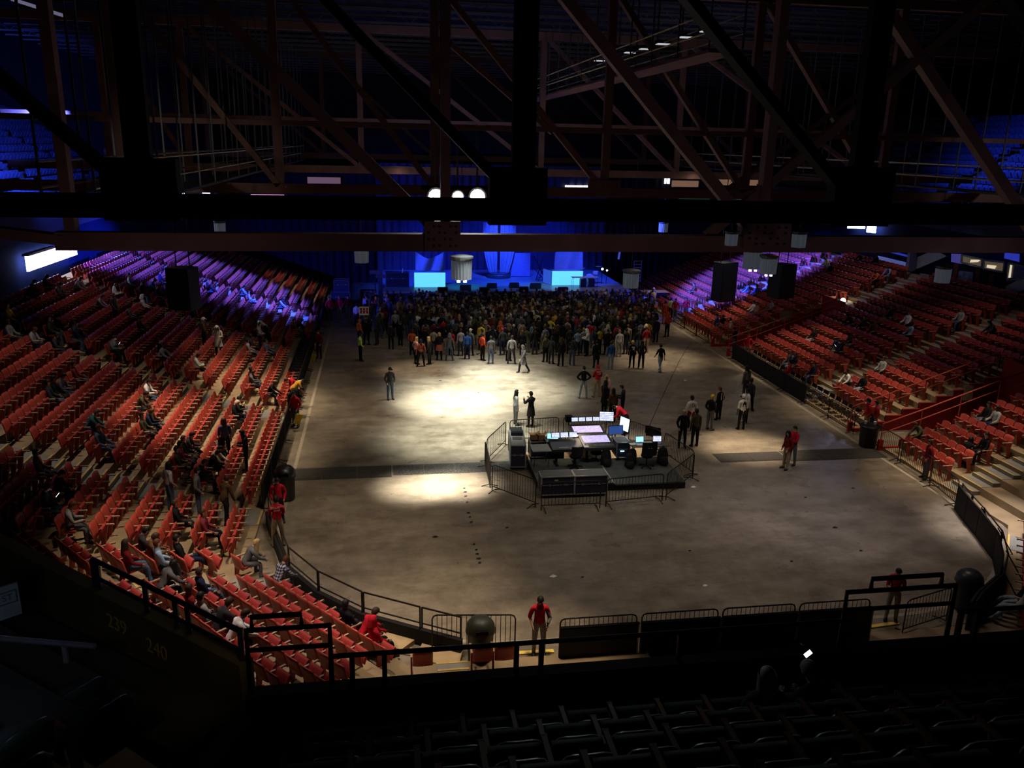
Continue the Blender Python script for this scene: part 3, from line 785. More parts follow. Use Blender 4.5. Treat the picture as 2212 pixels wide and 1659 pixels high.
for i,(q,gl) in enumerate([(((2078,551),(2122.5,560.7),(2121,578),(2077,567)),((2097,561),(2118,561),(2112,566),(2095,567))),(((2125,562),(2170.5,567),(2168,588),(2124,580.4)),((2132,572),(2152,574),(2148,581),(2131,578))),(((2178,569),(2225,578),(2225,600),(2176,606)),((2182,572),(2186,572),(2182,600),(2178,600)))]):
    t=thing('press_box_window','lit press window on the navy wall, %s of three from left'%ordw(i+1),'window',(0,0,0),0,'lit press windows')
    wallpoly('pane',q,warm if i<2 else mat('dark_glass',(.02,.025,.04),.2),xw-.02,parent=t); wallpoly('lamp_reflection',gl,wg,xw-.09,parent=t,th=.03)
    f=MB(); P=[GX(px,py,xw-.08) for px,py in q]
    for j in range(4): f.bar(P[j],P[(j+1)%4],.1,.1)
    f.build('frame',wf,t)
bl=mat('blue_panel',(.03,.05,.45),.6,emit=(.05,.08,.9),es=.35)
wallpoly('light_box',((2170.5,546),(2201,548.5),(2200,565.7),(2169,558)),bl,xw-.05,'blue lit panel at the upper right edge under the beam','panel')
wallpoly('light_box',((2055,548),(2077,549),(2076,570),(2054,565.5)),mat('blue_violet',(.05,.05,.35),.6,emit=(.15,.12,.6),es=.25),xw-.05,'violet-blue panel left of the lit press windows','panel')
wallpoly('poster',((2071,585),(2101,588),(2099,608),(2068,602)),mat('poster_pale',(.14,.14,.26),.7,scale=3,var=.5),xw-.05,'pale blue poster on the navy wall beside the drum light','poster')
for i,(px,py) in enumerate([(2064,585),(2111,605),(2140,615)]):
    onwall(xw,px,py,.4,1.3,mat('poster_orange',(.12,.03,.02),.7,scale=2,var=.5),'narrow_banner','narrow dim orange banner on the navy wall, %s of three from left'%ordw(i+1),'banner',0,None)
q=onwall(XWR-.12,1925,567,3.4,.5,mat('cola_white',(.4,.45,.75),.6,emit=(.2,.28,.9),es=.25),'lit_sign','blue-white lit wall sign at the top of the right stand','sign')
onwall(XWR-.12,1922,575,1.3,.35,MATS['cola_white'],'lit_sign','small blue-white lit plate below the wall sign','sign')
p=GX(1920,551,XWR-.2)
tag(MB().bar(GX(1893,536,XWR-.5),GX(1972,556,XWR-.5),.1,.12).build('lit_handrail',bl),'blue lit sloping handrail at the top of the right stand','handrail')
tag(MB().bar(GX(1972,536,XWR-.5),GX(1966,585,XWR-.5),.5,.3).build('white_post',mat('post_pale',(.3,.32,.45),.6)),'pale post at the end of the blue lit handrail','post')
# bare lamp at the head of the far red passage
p=GY(1821,650,51.5)
t=thing('bulkhead_lamp','single glowing lamp at the head of the far red passage','light',p)
MB().lathe([(.05,-.22),(.16,-.12),(.18,.05),(.1,.17),(.04,.2)],12).build('globe',emis('warm_globe',(1.,.85,.6),9.),t); MB().bar((0,0,-.2),(-.5,0,-.1),.06,.06).build('arm',iron,t)
# hanging loudspeakers
def hangspk(label,px,py,Y,w,h,dpth,rz):
    p=GY(px,py,Y); t=thing('hanging_loudspeaker',label,'loudspeaker',p,rz)
    b=MB(); b.add([(-w/2,-dpth/2,-h/2),(w/2,-dpth/2,-h/2),(w*.38,dpth/2,-h/2),(-w*.38,dpth/2,-h/2),(-w/2,-dpth/2,h/2),(w/2,-dpth/2,h/2),(w*.38,dpth/2,h/2),(-w*.38,dpth/2,h/2)],[(0,3,2,1),(4,5,6,7),(0,1,5,4),(1,2,6,5),(2,3,7,6),(3,0,4,7)])
    b.build('cabinet',mat('speaker_black',(.012,.014,.018),.7),t)
    MB().box((0,-dpth/2-.02,0),(w*.92,.03,h*.94)).build('grille',mat('speaker_grille',(.02,.024,.03),.6,scale=60,var=.6),t)
    for s in (-.3,.3): MB().tube([(s*w,0,h/2),(s*w,0,max(h/2+.4,11.5-p.z))],.03,5).build('chain',iron,t)
hangspk('black loudspeaker hanging over the left stand',399,622,45,1.35,2.15,1.1,R(-25))
hangspk('black loudspeaker hanging over the right stand, nearer the stage',1563,608,58,1.6,2.85,1.1,R(25))
hangspk('black loudspeaker hanging over the right stand, farther from the stage',1687,606,50,1.5,2.15,1.1,R(25))

a=GY(25,-2,30);b=GY(135,33,30); tag(MB().bar(a,b,.12,.1).build('light_strip',emis('dim_violet_strip',(.42,.38,.62),.3)),'pale violet light strip at the top left corner among the trusses','light')
# ---------------------------------------------------------------- people
SKIN=[mat('skin_light',(.55,.33,.24),.6,scale=12,var=.08),mat('skin_tan',(.36,.2,.13),.6,scale=12,var=.08),mat('skin_dark',(.12,.06,.04),.6,scale=12,var=.08)]
def cloth(n,c,**k): return mat('cloth_'+n,c,k.pop('rough',.9),scale=k.pop('scale',7),var=k.pop('var',.25),spec=.1)
CL=dict(black=cloth('black',(.012,.012,.014)),charcoal=cloth('charcoal',(.035,.035,.04)),grey=cloth('grey',(.12,.12,.125)),lightgrey=cloth('lightgrey',(.3,.3,.31)),white=cloth('white',(.72,.72,.72)),cream=cloth('cream',(.5,.44,.34)),
 navy=cloth('navy',(.015,.02,.05)),blue=cloth('blue',(.03,.09,.32)),lightblue=cloth('lightblue',(.25,.36,.5)),denim=cloth('denim',(.07,.1,.17)),palejean=cloth('palejean',(.28,.33,.4)),red=cloth('red',(.5,.015,.03)),darkred=cloth('darkred',(.16,.012,.015)),
 orange=cloth('orange',(.65,.14,.04)),redorange=cloth('redorange',(.6,.07,.03)),mustard=cloth('mustard',(.5,.26,.04)),yellow=cloth('yellow',(.7,.5,.06)),hivis=cloth('hivis',(.55,.8,.12)),olive=cloth('olive',(.07,.07,.035)),khaki=cloth('khaki',(.34,.26,.17)),brown=cloth('brown',(.1,.055,.03)),maroon=cloth('maroon',(.2,.03,.05)),pink=cloth('pink',(.55,.28,.28)),purple=cloth('purple',(.12,.05,.2)),teal=cloth('teal',(.03,.1,.11)))
def plaid(n,a,b,c):
    m=bpy.data.materials.new(n); m.use_nodes=True; nt=m.node_tree; bs=nt.nodes['Principled BSDF']; bs.inputs['Roughness'].default_value=.9
    tc=nt.nodes.new('ShaderNodeTexCoord'); L=nt.links.new; ws=[]
    for d in ('X','Z'):
        w=nt.nodes.new('ShaderNodeTexWave'); w.bands_direction=d; w.inputs['Scale'].default_value=4.; L(tc.outputs['Object'],w.inputs['Vector']); ws.append(w)
    ad=nt.nodes.new('ShaderNodeMath'); ad.operation='ADD'; L(ws[0].outputs['Fac'],ad.inputs[0]); L(ws[1].outputs['Fac'],ad.inputs[1])
    r=nt.nodes.new('ShaderNodeValToRGB'); r.color_ramp.interpolation='CONSTANT'; e=r.color_ramp.elements; e[0].color=(*a,1); e[1].position=.35; e[1].color=(*b,1); x=e.new(.65); x.color=(*c,1)
    dv=nt.nodes.new('ShaderNodeMath'); dv.operation='MULTIPLY'; dv.inputs[1].default_value=.5; L(ad.outputs[0],dv.inputs[0]); L(dv.outputs[0],r.inputs['Fac']); L(r.outputs['Color'],bs.inputs['Base Color']); return m
CL['plaid']=plaid('cloth_plaid',(.02,.02,.04),(.12,.13,.2),(.5,.5,.5)); CL['redplaid']=plaid('cloth_redplaid',(.05,.01,.01),(.3,.03,.02),(.5,.2,.1))
CL['camo']=cloth('camo',(.07,.06,.035),scale=14,var=.7)
HAIR=dict(black=mat('hair_black',(.008,.007,.006),.6),brown=mat('hair_brown',(.045,.022,.012),.6),blonde=mat('hair_blonde',(.45,.3,.13),.6),grey=mat('hair_grey',(.2,.2,.2),.6),auburn=mat('hair_auburn',(.1,.03,.012),.6))
SHOE=dict(black=mat('shoe_black',(.01,.01,.01),.5),white=mat('shoe_white',(.6,.6,.6),.6))
eyem=mat('eye_dark',(.01,.008,.008),.4)
def vdir(el,az=0):   # el: angle from straight down towards forward (+Y); az: outward spread
    return Vector((math.sin(az),math.sin(el)*math.cos(az),-math.cos(el)*math.cos(az)))
def skeleton(P):
    J={};B=[]
    hz=P.get('hip',.94); lean=P.get('lean',0.); head=P.get('head',0.); twist=P.get('twist',0.)
    pel=Vector((0,P.get('py',0.),hz))
    def up(h,y=0,x=0,extra=0): 
        v=Vector((x,y,h)); m=Matrix.Rotation(-lean-extra,3,'X'); return pel+m@v
    J['pelvis']=(pel,(.155,.115)); J['belly']=(up(.16),(.14,.105)); J['chest']=(up(.36,.01),(.165,.115)); J['neckb']=(up(.49,-.01),(.10,.075)); J['neck']=(up(.56,.005),(.055,.055))
    nb=J['neck'][0]; m=Matrix.Rotation(-lean-head,3,'X'); J['head']=(nb+m@Vector((0,.03,.10)),(.08,.098)); J['crown']=(nb+m@Vector((0,.015,.195)),(.06,.07))
    B+= [('pelvis','belly'),('belly','chest'),('chest','neckb'),('neckb','neck'),('neck','head'),('head','crown')]
    for s,sd in ((-1,'L'),(1,'R')):
        A=P['arm'+sd]; 
        sh=up(.44,-.01,s*.175); J['sh'+sd]=(sh,(.062,.062))
        d1=vdir(A[0],A[1]*1.0); d1.x*=s; d2=vdir(A[2],A[3]); d2.x*=s
        if A[4:]==('abs',): pass
        el=sh+d1*.285; wr=el+d2*.245; ha=wr+d2*.085
        J['el'+sd]=(el,(.043,.043)); J['wr'+sd]=(wr,(.028,.03)); J['ha'+sd]=(ha,(.02,.038))
        B+= [('neckb','sh'+sd),('sh'+sd,'el'+sd),('el'+sd,'wr'+sd),('wr'+sd,'ha'+sd)]
        Lg=P['leg'+sd]; hp=pel+Vector((s*.095,0,-.03)); J['hip'+sd]=(hp,(.092,.095))
        d1=vdir(Lg[0],Lg[1]); d1.x*=s; d2=vdir(Lg[2],Lg[3]); d2.x*=s
        kn=hp+d1*.43; an=kn+d2*.42; J['kn'+sd]=(kn,(.058,.06)); J['an'+sd]=(an,(.04,.042))
        fy=Vector((math.sin(.15)*s,math.cos(.15),0)); toe=an+fy*.17+Vector((0,0,-.045 if Lg[2]>-.3 else -.09)); J['to'+sd]=(toe,(.042,.03))
        hl=an+Vector((0,-.035,-.04)); J['he'+sd]=(hl,(.035,.035))
        B+= [('pelvis','hip'+sd),('hip'+sd,'kn'+sd),('kn'+sd,'an'+sd),('an'+sd,'to'+sd),('an'+sd,'he'+sd)]
    return J,B
REG={'pelvis':'pelvis','belly':'torso','chest':'torso','neckb':'torso'}
def region(b):
    a,c=b; k=c[:2]
    if c in('belly','chest','neckb'): return 'torso'
    if c in('neck',): return 'neck'
    if c in('head','crown'): return 'head'
    return {'sh':'torso','el':'uarm','wr':'farm','ha':'hand','hi':'pelvis','kn':'thigh','an':'shin','to':'foot','he':'foot'}[k]
def skin_mesh(J,B,levels):
    names=list(J); me=bpy.data.meshes.new('sk'); me.from_pydata([J[n][0] for n in names],[(names.index(a),names.index(b)) for a,b in B],[])
    o=bpy.data.objects.new('sk',me); COL.objects.link(o)
    md=o.modifiers.new('s','SKIN'); md.use_smooth_shade=True; md.branch_smoothing=.4
    sv=me.skin_vertices[0].data
    for i,n in enumerate(names): sv[i].radius=J[n][1]; sv[i].use_root=(n=='pelvis')
    if levels: 
        sb=o.modifiers.new('u','SUBSURF'); sb.levels=levels; sb.render_levels=levels
    dg=bpy.context.evaluated_depsgraph_get(); dg.update()
    out=bpy.data.meshes.new_from_object(o.evaluated_get(dg)); bpy.data.objects.remove(o); bpy.data.meshes.remove(me)
    return out
def segd(p,a,b):
    ab=b-a; t=max(0,min(1,(p-a).dot(ab)/max(1e-9,ab.length_squared))); return (p-a-ab*t).length
def make_proto(name,P,levels=1,fingers=True,longsleeve=True,shorts=False):
    J,B=skeleton(P); me=skin_mesh(J,B,levels)
    vs=[v.co.copy() for v in me.vertices]; vn=[v.normal.copy() for v in me.vertices]
    fs=[tuple(p.vertices) for p in me.polygons]
    zmin=min(v.z for v in vs)
    dz=-zmin if not P.get('seated') else 0
    reg=[]
    for f in fs:
        c=sum((vs[i] for i in f),Vector())/len(f); best=None
        for b in B:
            d=segd(c,J[b[0]][0],J[b[1]][0])/ (sum(J[b[0]][1])+sum(J[b[1]][1]))
            if best is None or d<best[0]: best=(d,b)
        reg.append(region(best[1]))
    pz=J['pelvis'][0]
    def sub(regs,off,extra=None):
        mb=MB(); mp={}; V=[];Fc=[]
        for f,r in zip(fs,reg):
            if r in regs:
                g=[]
                for i in f:
                    if i not in mp: mp[i]=len(V); V.append(vs[i]+vn[i]*off+Vector((0,0,dz)))
                    g.append(mp[i])
                Fc.append(tuple(g))
        mb.add(V,Fc); 
        if extra: extra(mb)
        return mb
    D=dict(J=J,dz=dz)
    hd=J['head'][0]+Vector((0,0,dz)); cr=J['crown'][0]+Vector((0,0,dz)); nk=J['neck'][0]+Vector((0,0,dz))
    upv=(cr-nk).normalized(); fwv=Vector((1,0,0)).cross(upv)*-1; 
    if fwv.y<0 and upv.z>0: fwv=-fwv
    xv=Vector((1,0,0))
    ctr=hd+upv*.04
    body=MB(); body.add([v+Vector((0,0,dz)) for v in vs],fs)
    # nose, ears, eyes, mouth
    nc=ctr+fwv*.098-upv*.015
    body.add([nc+upv*.03-fwv*.01,nc-upv*.012+xv*.016-fwv*.012,nc-upv*.012-xv*.016-fwv*.012,nc-upv*.008+fwv*.02],[(0,3,1),(0,2,3),(1,3,2)])
    for s in (-1,1):
        e=ctr+xv*s*.083-upv*.01; body.add([e-fwv*.015-upv*.03,e+fwv*.012-upv*.025,e+fwv*.015+upv*.025,e-fwv*.02+upv*.03,e+xv*s*.014],[(0,1,4),(1,2,4),(2,3,4),(3,0,4)])
        ey=ctr+fwv*.094+xv*s*.032+upv*.012; body.add([ey-xv*.013,ey-upv*.007+fwv*.004,ey+xv*.013,ey+upv*.007+fwv*.004],[(0,1,2,3)],1)
    mo=ctr+fwv*.096-upv*.052; body.add([mo-xv*.022,mo-upv*.006+fwv*.003,mo+xv*.022,mo+upv*.004+fwv*.003],[(0,1,2,3)],1)
    if fingers:
        for s,sd in ((-1,'L'),(1,'R')):
            w=J['wr'+sd][0]+Vector((0,0,dz)); h=J['ha'+sd][0]+Vector((0,0,dz)); d=(h-w).normalized()
            side=d.cross(Vector((s,0,.2))).normalized(); nrm=side.cross(d)
            for q,(o_,l) in enumerate(((-.03,.062),(-.01,.075),(.01,.07),(.029,.055))):
                b0=h+side*o_-d*.02; b1=h+side*o_*1.15+d*l*.55+nrm*.004; b2=b1+d*l*.35+nrm*(-s)*.018
                body.tube([b0,b1,b2],.009,5,rs=[.0095,.0085,.006])
            b0=w+d*.03+side*.025; b1=w+d*.06+side*.055; b2=b1+d*.03+side*.008; body.tube([b0,b1,b2],.01,5,rs=[.011,.01,.007])
    D['body']=body.mesh('body_'+name,[SKIN[0],eyem],True)
    sl={'torso','uarm','pelvis'}|({'farm'} if longsleeve else set())
    D['shirt']=sub({'torso','uarm','farm'},.016).mesh('shirt_'+name,CL['black'],True)
    D['tee']=sub({'torso','uarm'},.014).mesh('tee_'+name,CL['black'],True)
    D['trousers']=sub({'pelvis','thigh','shin'},.013).mesh('trousers_'+name,CL['black'],True)
    D['shoes']=sub({'foot'},.012).mesh('shoes_'+name,SHOE['black'],True)
    # hair
    def cap_fn(r,zc,front,longlen=0.,wide=1.):
        mb=MB(); nu,nv=12,6
        def fn(u,v):
            a=2*math.pi*u; fr=math.cos(a)   # fr=1 front
            low=front if fr>.35 else (-.06 if fr>-.2 else -.085)
            t=v; el=math.pi/2*(1-t)+math.asin(max(-1,min(1,low/.125)))*t
            rr=r*math.cos(el); 
            return ctr+upv*(math.sin(el)*.125+zc)+(fwv*fr*1.12*rr-fwv*.006)+xv*math.sin(a)*rr*.95
        mb.grid(fn,nu,nv)
        if longlen:
            def g(u,v):
                a=math.pi*(.5+u)+0; # around the back
                fr=math.cos(math.pi*(u*1.3+.35)); 
                ang=math.pi*(.35+1.3*u); rr=r*(1.0+.12*v)*wide
                p=ctr+fwv*math.cos(ang)*rr*1.05+xv*math.sin(ang)*rr; p=p+upv*(.03-.05*v)
                return p+Vector((0,-.03*v,-longlen*v))
            mb.grid(g,9,4); 
        return mb
    D['hair_short']=cap_fn(.098,.0,.055).mesh('hair_'+name,HAIR['brown'],True)
    D['hair_long']=cap_fn(.1,.0,.06,.30,1.05).mesh('hairlong_'+name,HAIR['brown'],True)
    D['hood']=cap_fn(.115,.004,.075,.13,1.1).mesh('hood_'+name,CL['black'],True)
    D['beanie']=cap_fn(.106,.012,.045).mesh('beanie_'+name,CL['yellow'],True)
    cp=cap_fn(.104,.006,.05)
    def br(u,v):
        a=(u-.5)*1.9; rr=.1+.075*v; return ctr+upv*(.05-.012*v-.01*abs(u-.5))+fwv*math.cos(a)*rr*1.1+xv*math.sin(a)*rr*.9
    cp.grid(br,6,2); D['cap']=cp.mesh('cap_'+name,CL['black'],True)
    if not P.get('seated'):
        def ck(l,fl):
            mb=MB(); b=pz+Vector((0,0,dz))
            mb.grid(lambda u,v:(b+Vector((math.cos(2*math.pi*u)*(.175+fl*v),math.sin(2*math.pi*u)*(.135+fl*v),.05-l*v))),14,4); return mb
        D['coat']=ck(.42,.05).mesh('coat_'+name,CL['black'],True); D['skirt']=ck(.36,.06).mesh('skirt_'+name,CL['black'],True)
    bpy.data.meshes.remove(me)
    # lighter version for the distant crowd
    return D
dn=(.05,.14,.15,.05)
ST=dict(legL=(.02,.05,-.02,.03),legR=(.02,.05,-.02,.03))
POSE=dict(
 stand=dict(armL=dn,armR=dn,**ST),
 wide=dict(armL=(.0,.3,.3,.05),armR=(.0,.3,.3,.05),legL=(.0,.18,-.02,.12),legR=(.0,.16,-.02,.1)),
 pocket=dict(armL=(-.15,.3,.7,-.25),armR=(-.15,.3,.7,-.25),**ST,head=.15),
 phone=dict(armL=(.25,.15,1.75,-.35),armR=(.25,.15,1.75,-.35),**ST,head=.45),
 crossed=dict(armL=(.35,.2,1.5,-.95),armR=(.3,.2,1.4,-.95),legL=(.0,.1,-.02,.08),legR=(.0,.1,-.02,.08)),
 hips=dict(armL=(-.25,.75,.35,-.8),armR=(-.25,.75,.35,-.8),legL=(.0,.14,-.02,.1),legR=(.0,.14,-.02,.1)),
 raise1=dict(armL=dn,armR=(1.3,.35,2.7,-.1),legL=(.0,.08,-.02,.05),legR=(.12,.08,-.1,.05)),
 camera=dict(armL=(.7,.3,2.3,-.4),armR=(.7,.3,2.3,-.4),**ST),
 walk=dict(armL=(.45,.12,.75,.05),armR=(-.35,.12,-.05,.05),legL=(-.32,.04,-.55,.03),legR=(.42,.04,.12,.03),lean=.05),
 bend=dict(armL=(.15,.25,.9,-.1),armR=(.1,.25,.4,-.1),legL=(.05,.06,-.05,.04),legR=(-.05,.06,-.12,.04),lean=.95,head=.5),
 climb=dict(armL=(.6,.2,1.1,.0),armR=(.1,.2,.4,.0),legL=(.8,.05,-.25,.03),legR=(-.1,.05,-.25,.03),lean=.3),
 sit=dict(seated=1,hip=.52,py=.12,armL=(.35,.2,1.15,-.1),armR=(.35,.2,1.15,-.1),legL=(1.5,.1,.08,.05),legR=(1.5,.1,.08,.05),lean=-.08),
 sitphone=dict(seated=1,hip=.52,py=.12,armL=(.4,.15,1.6,-.35),armR=(.4,.15,1.6,-.35),legL=(1.45,.12,.1,.05),legR=(1.45,.1,.02,.05),lean=.12,head=.5),
 sitlean=dict(seated=1,hip=.52,py=.14,armL=(.6,.25,1.0,-.3),armR=(.6,.25,1.0,-.3),legL=(1.5,.2,-.1,.05),legR=(1.5,.2,-.05,.05),lean=.55,head=.1),
 sitback=dict(seated=1,hip=.5,py=.2,armL=(.2,.35,.9,-.6),armR=(.2,.35,.9,-.6),legL=(1.45,.12,.7,.05),legR=(1.45,.12,.75,.05),lean=-.28,head=.2),
)
PROTO={k:make_proto(k,v) for k,v in POSE.items()}
npeople=0
def part(nm,me,m,parent):
    o=bpy.data.objects.new(nm,me); COL.objects.link(o); o.parent=parent
    o.material_slots[0].link='OBJECT'; o.material_slots[0].material=m; return o
def person(pose,loc,rz,label,top='black',bottom='black',hair='brown',style='short',skin=0,shoes='black',sleeves=True,head=None,headcol=None,extra=None,group=None,scale=1.,topname=None):
    global npeople; npeople+=1
    D=PROTO[pose]; o=bpy.data.objects.new('person',D['body']); COL.objects.link(o); o.location=loc; o.rotation_euler=(0,0,rz); o.scale=(scale,)*3
    o.material_slots[0].link='OBJECT'; o.material_slots[0].material=SKIN[skin]
    tagu(o,label,'person',group) if group else tag(o,label,'person')
    part(topname or ('jacket' if sleeves else 'shirt'),D['shirt' if sleeves else 'tee'],CL[top],o)
    part('trousers',D['trousers'],CL[bottom],o); part('shoes',D['shoes'],SHOE[shoes],o)
    if style in('short','long'): part('hair',D['hair_'+style],HAIR[hair],o)
    if head: part(head,D[head],CL[headcol or top],o)
    if extra in('coat','skirt') and extra in D: part(extra,D[extra],CL[headcol if extra=='skirt' and headcol else top],o)
    return o
def mark_back(o,m,w,h,z,lines=(),txt=None,front=False):
    """print on the back (or front) of a standing person's top"""
    pass
A0=0.;CAM=math.pi
def FP(px,py): return G(px,py,0.)
def facing(p,px,py):
    q=G(px,py,0.); d=q-p; return math.atan2(-d.x,d.y)
def backprint(o,txt,size,z,m,y=-.165,sz=1.):
    ln=txt.split('|')
    for i,t in enumerate(ln):
        text(t,size*(1 if i==0 else .8),m,(0,y,z-i*size*1.05),(R(90),0,0),'back_print',o)
wprint=mat('white_print',(.8,.8,.8),.8)
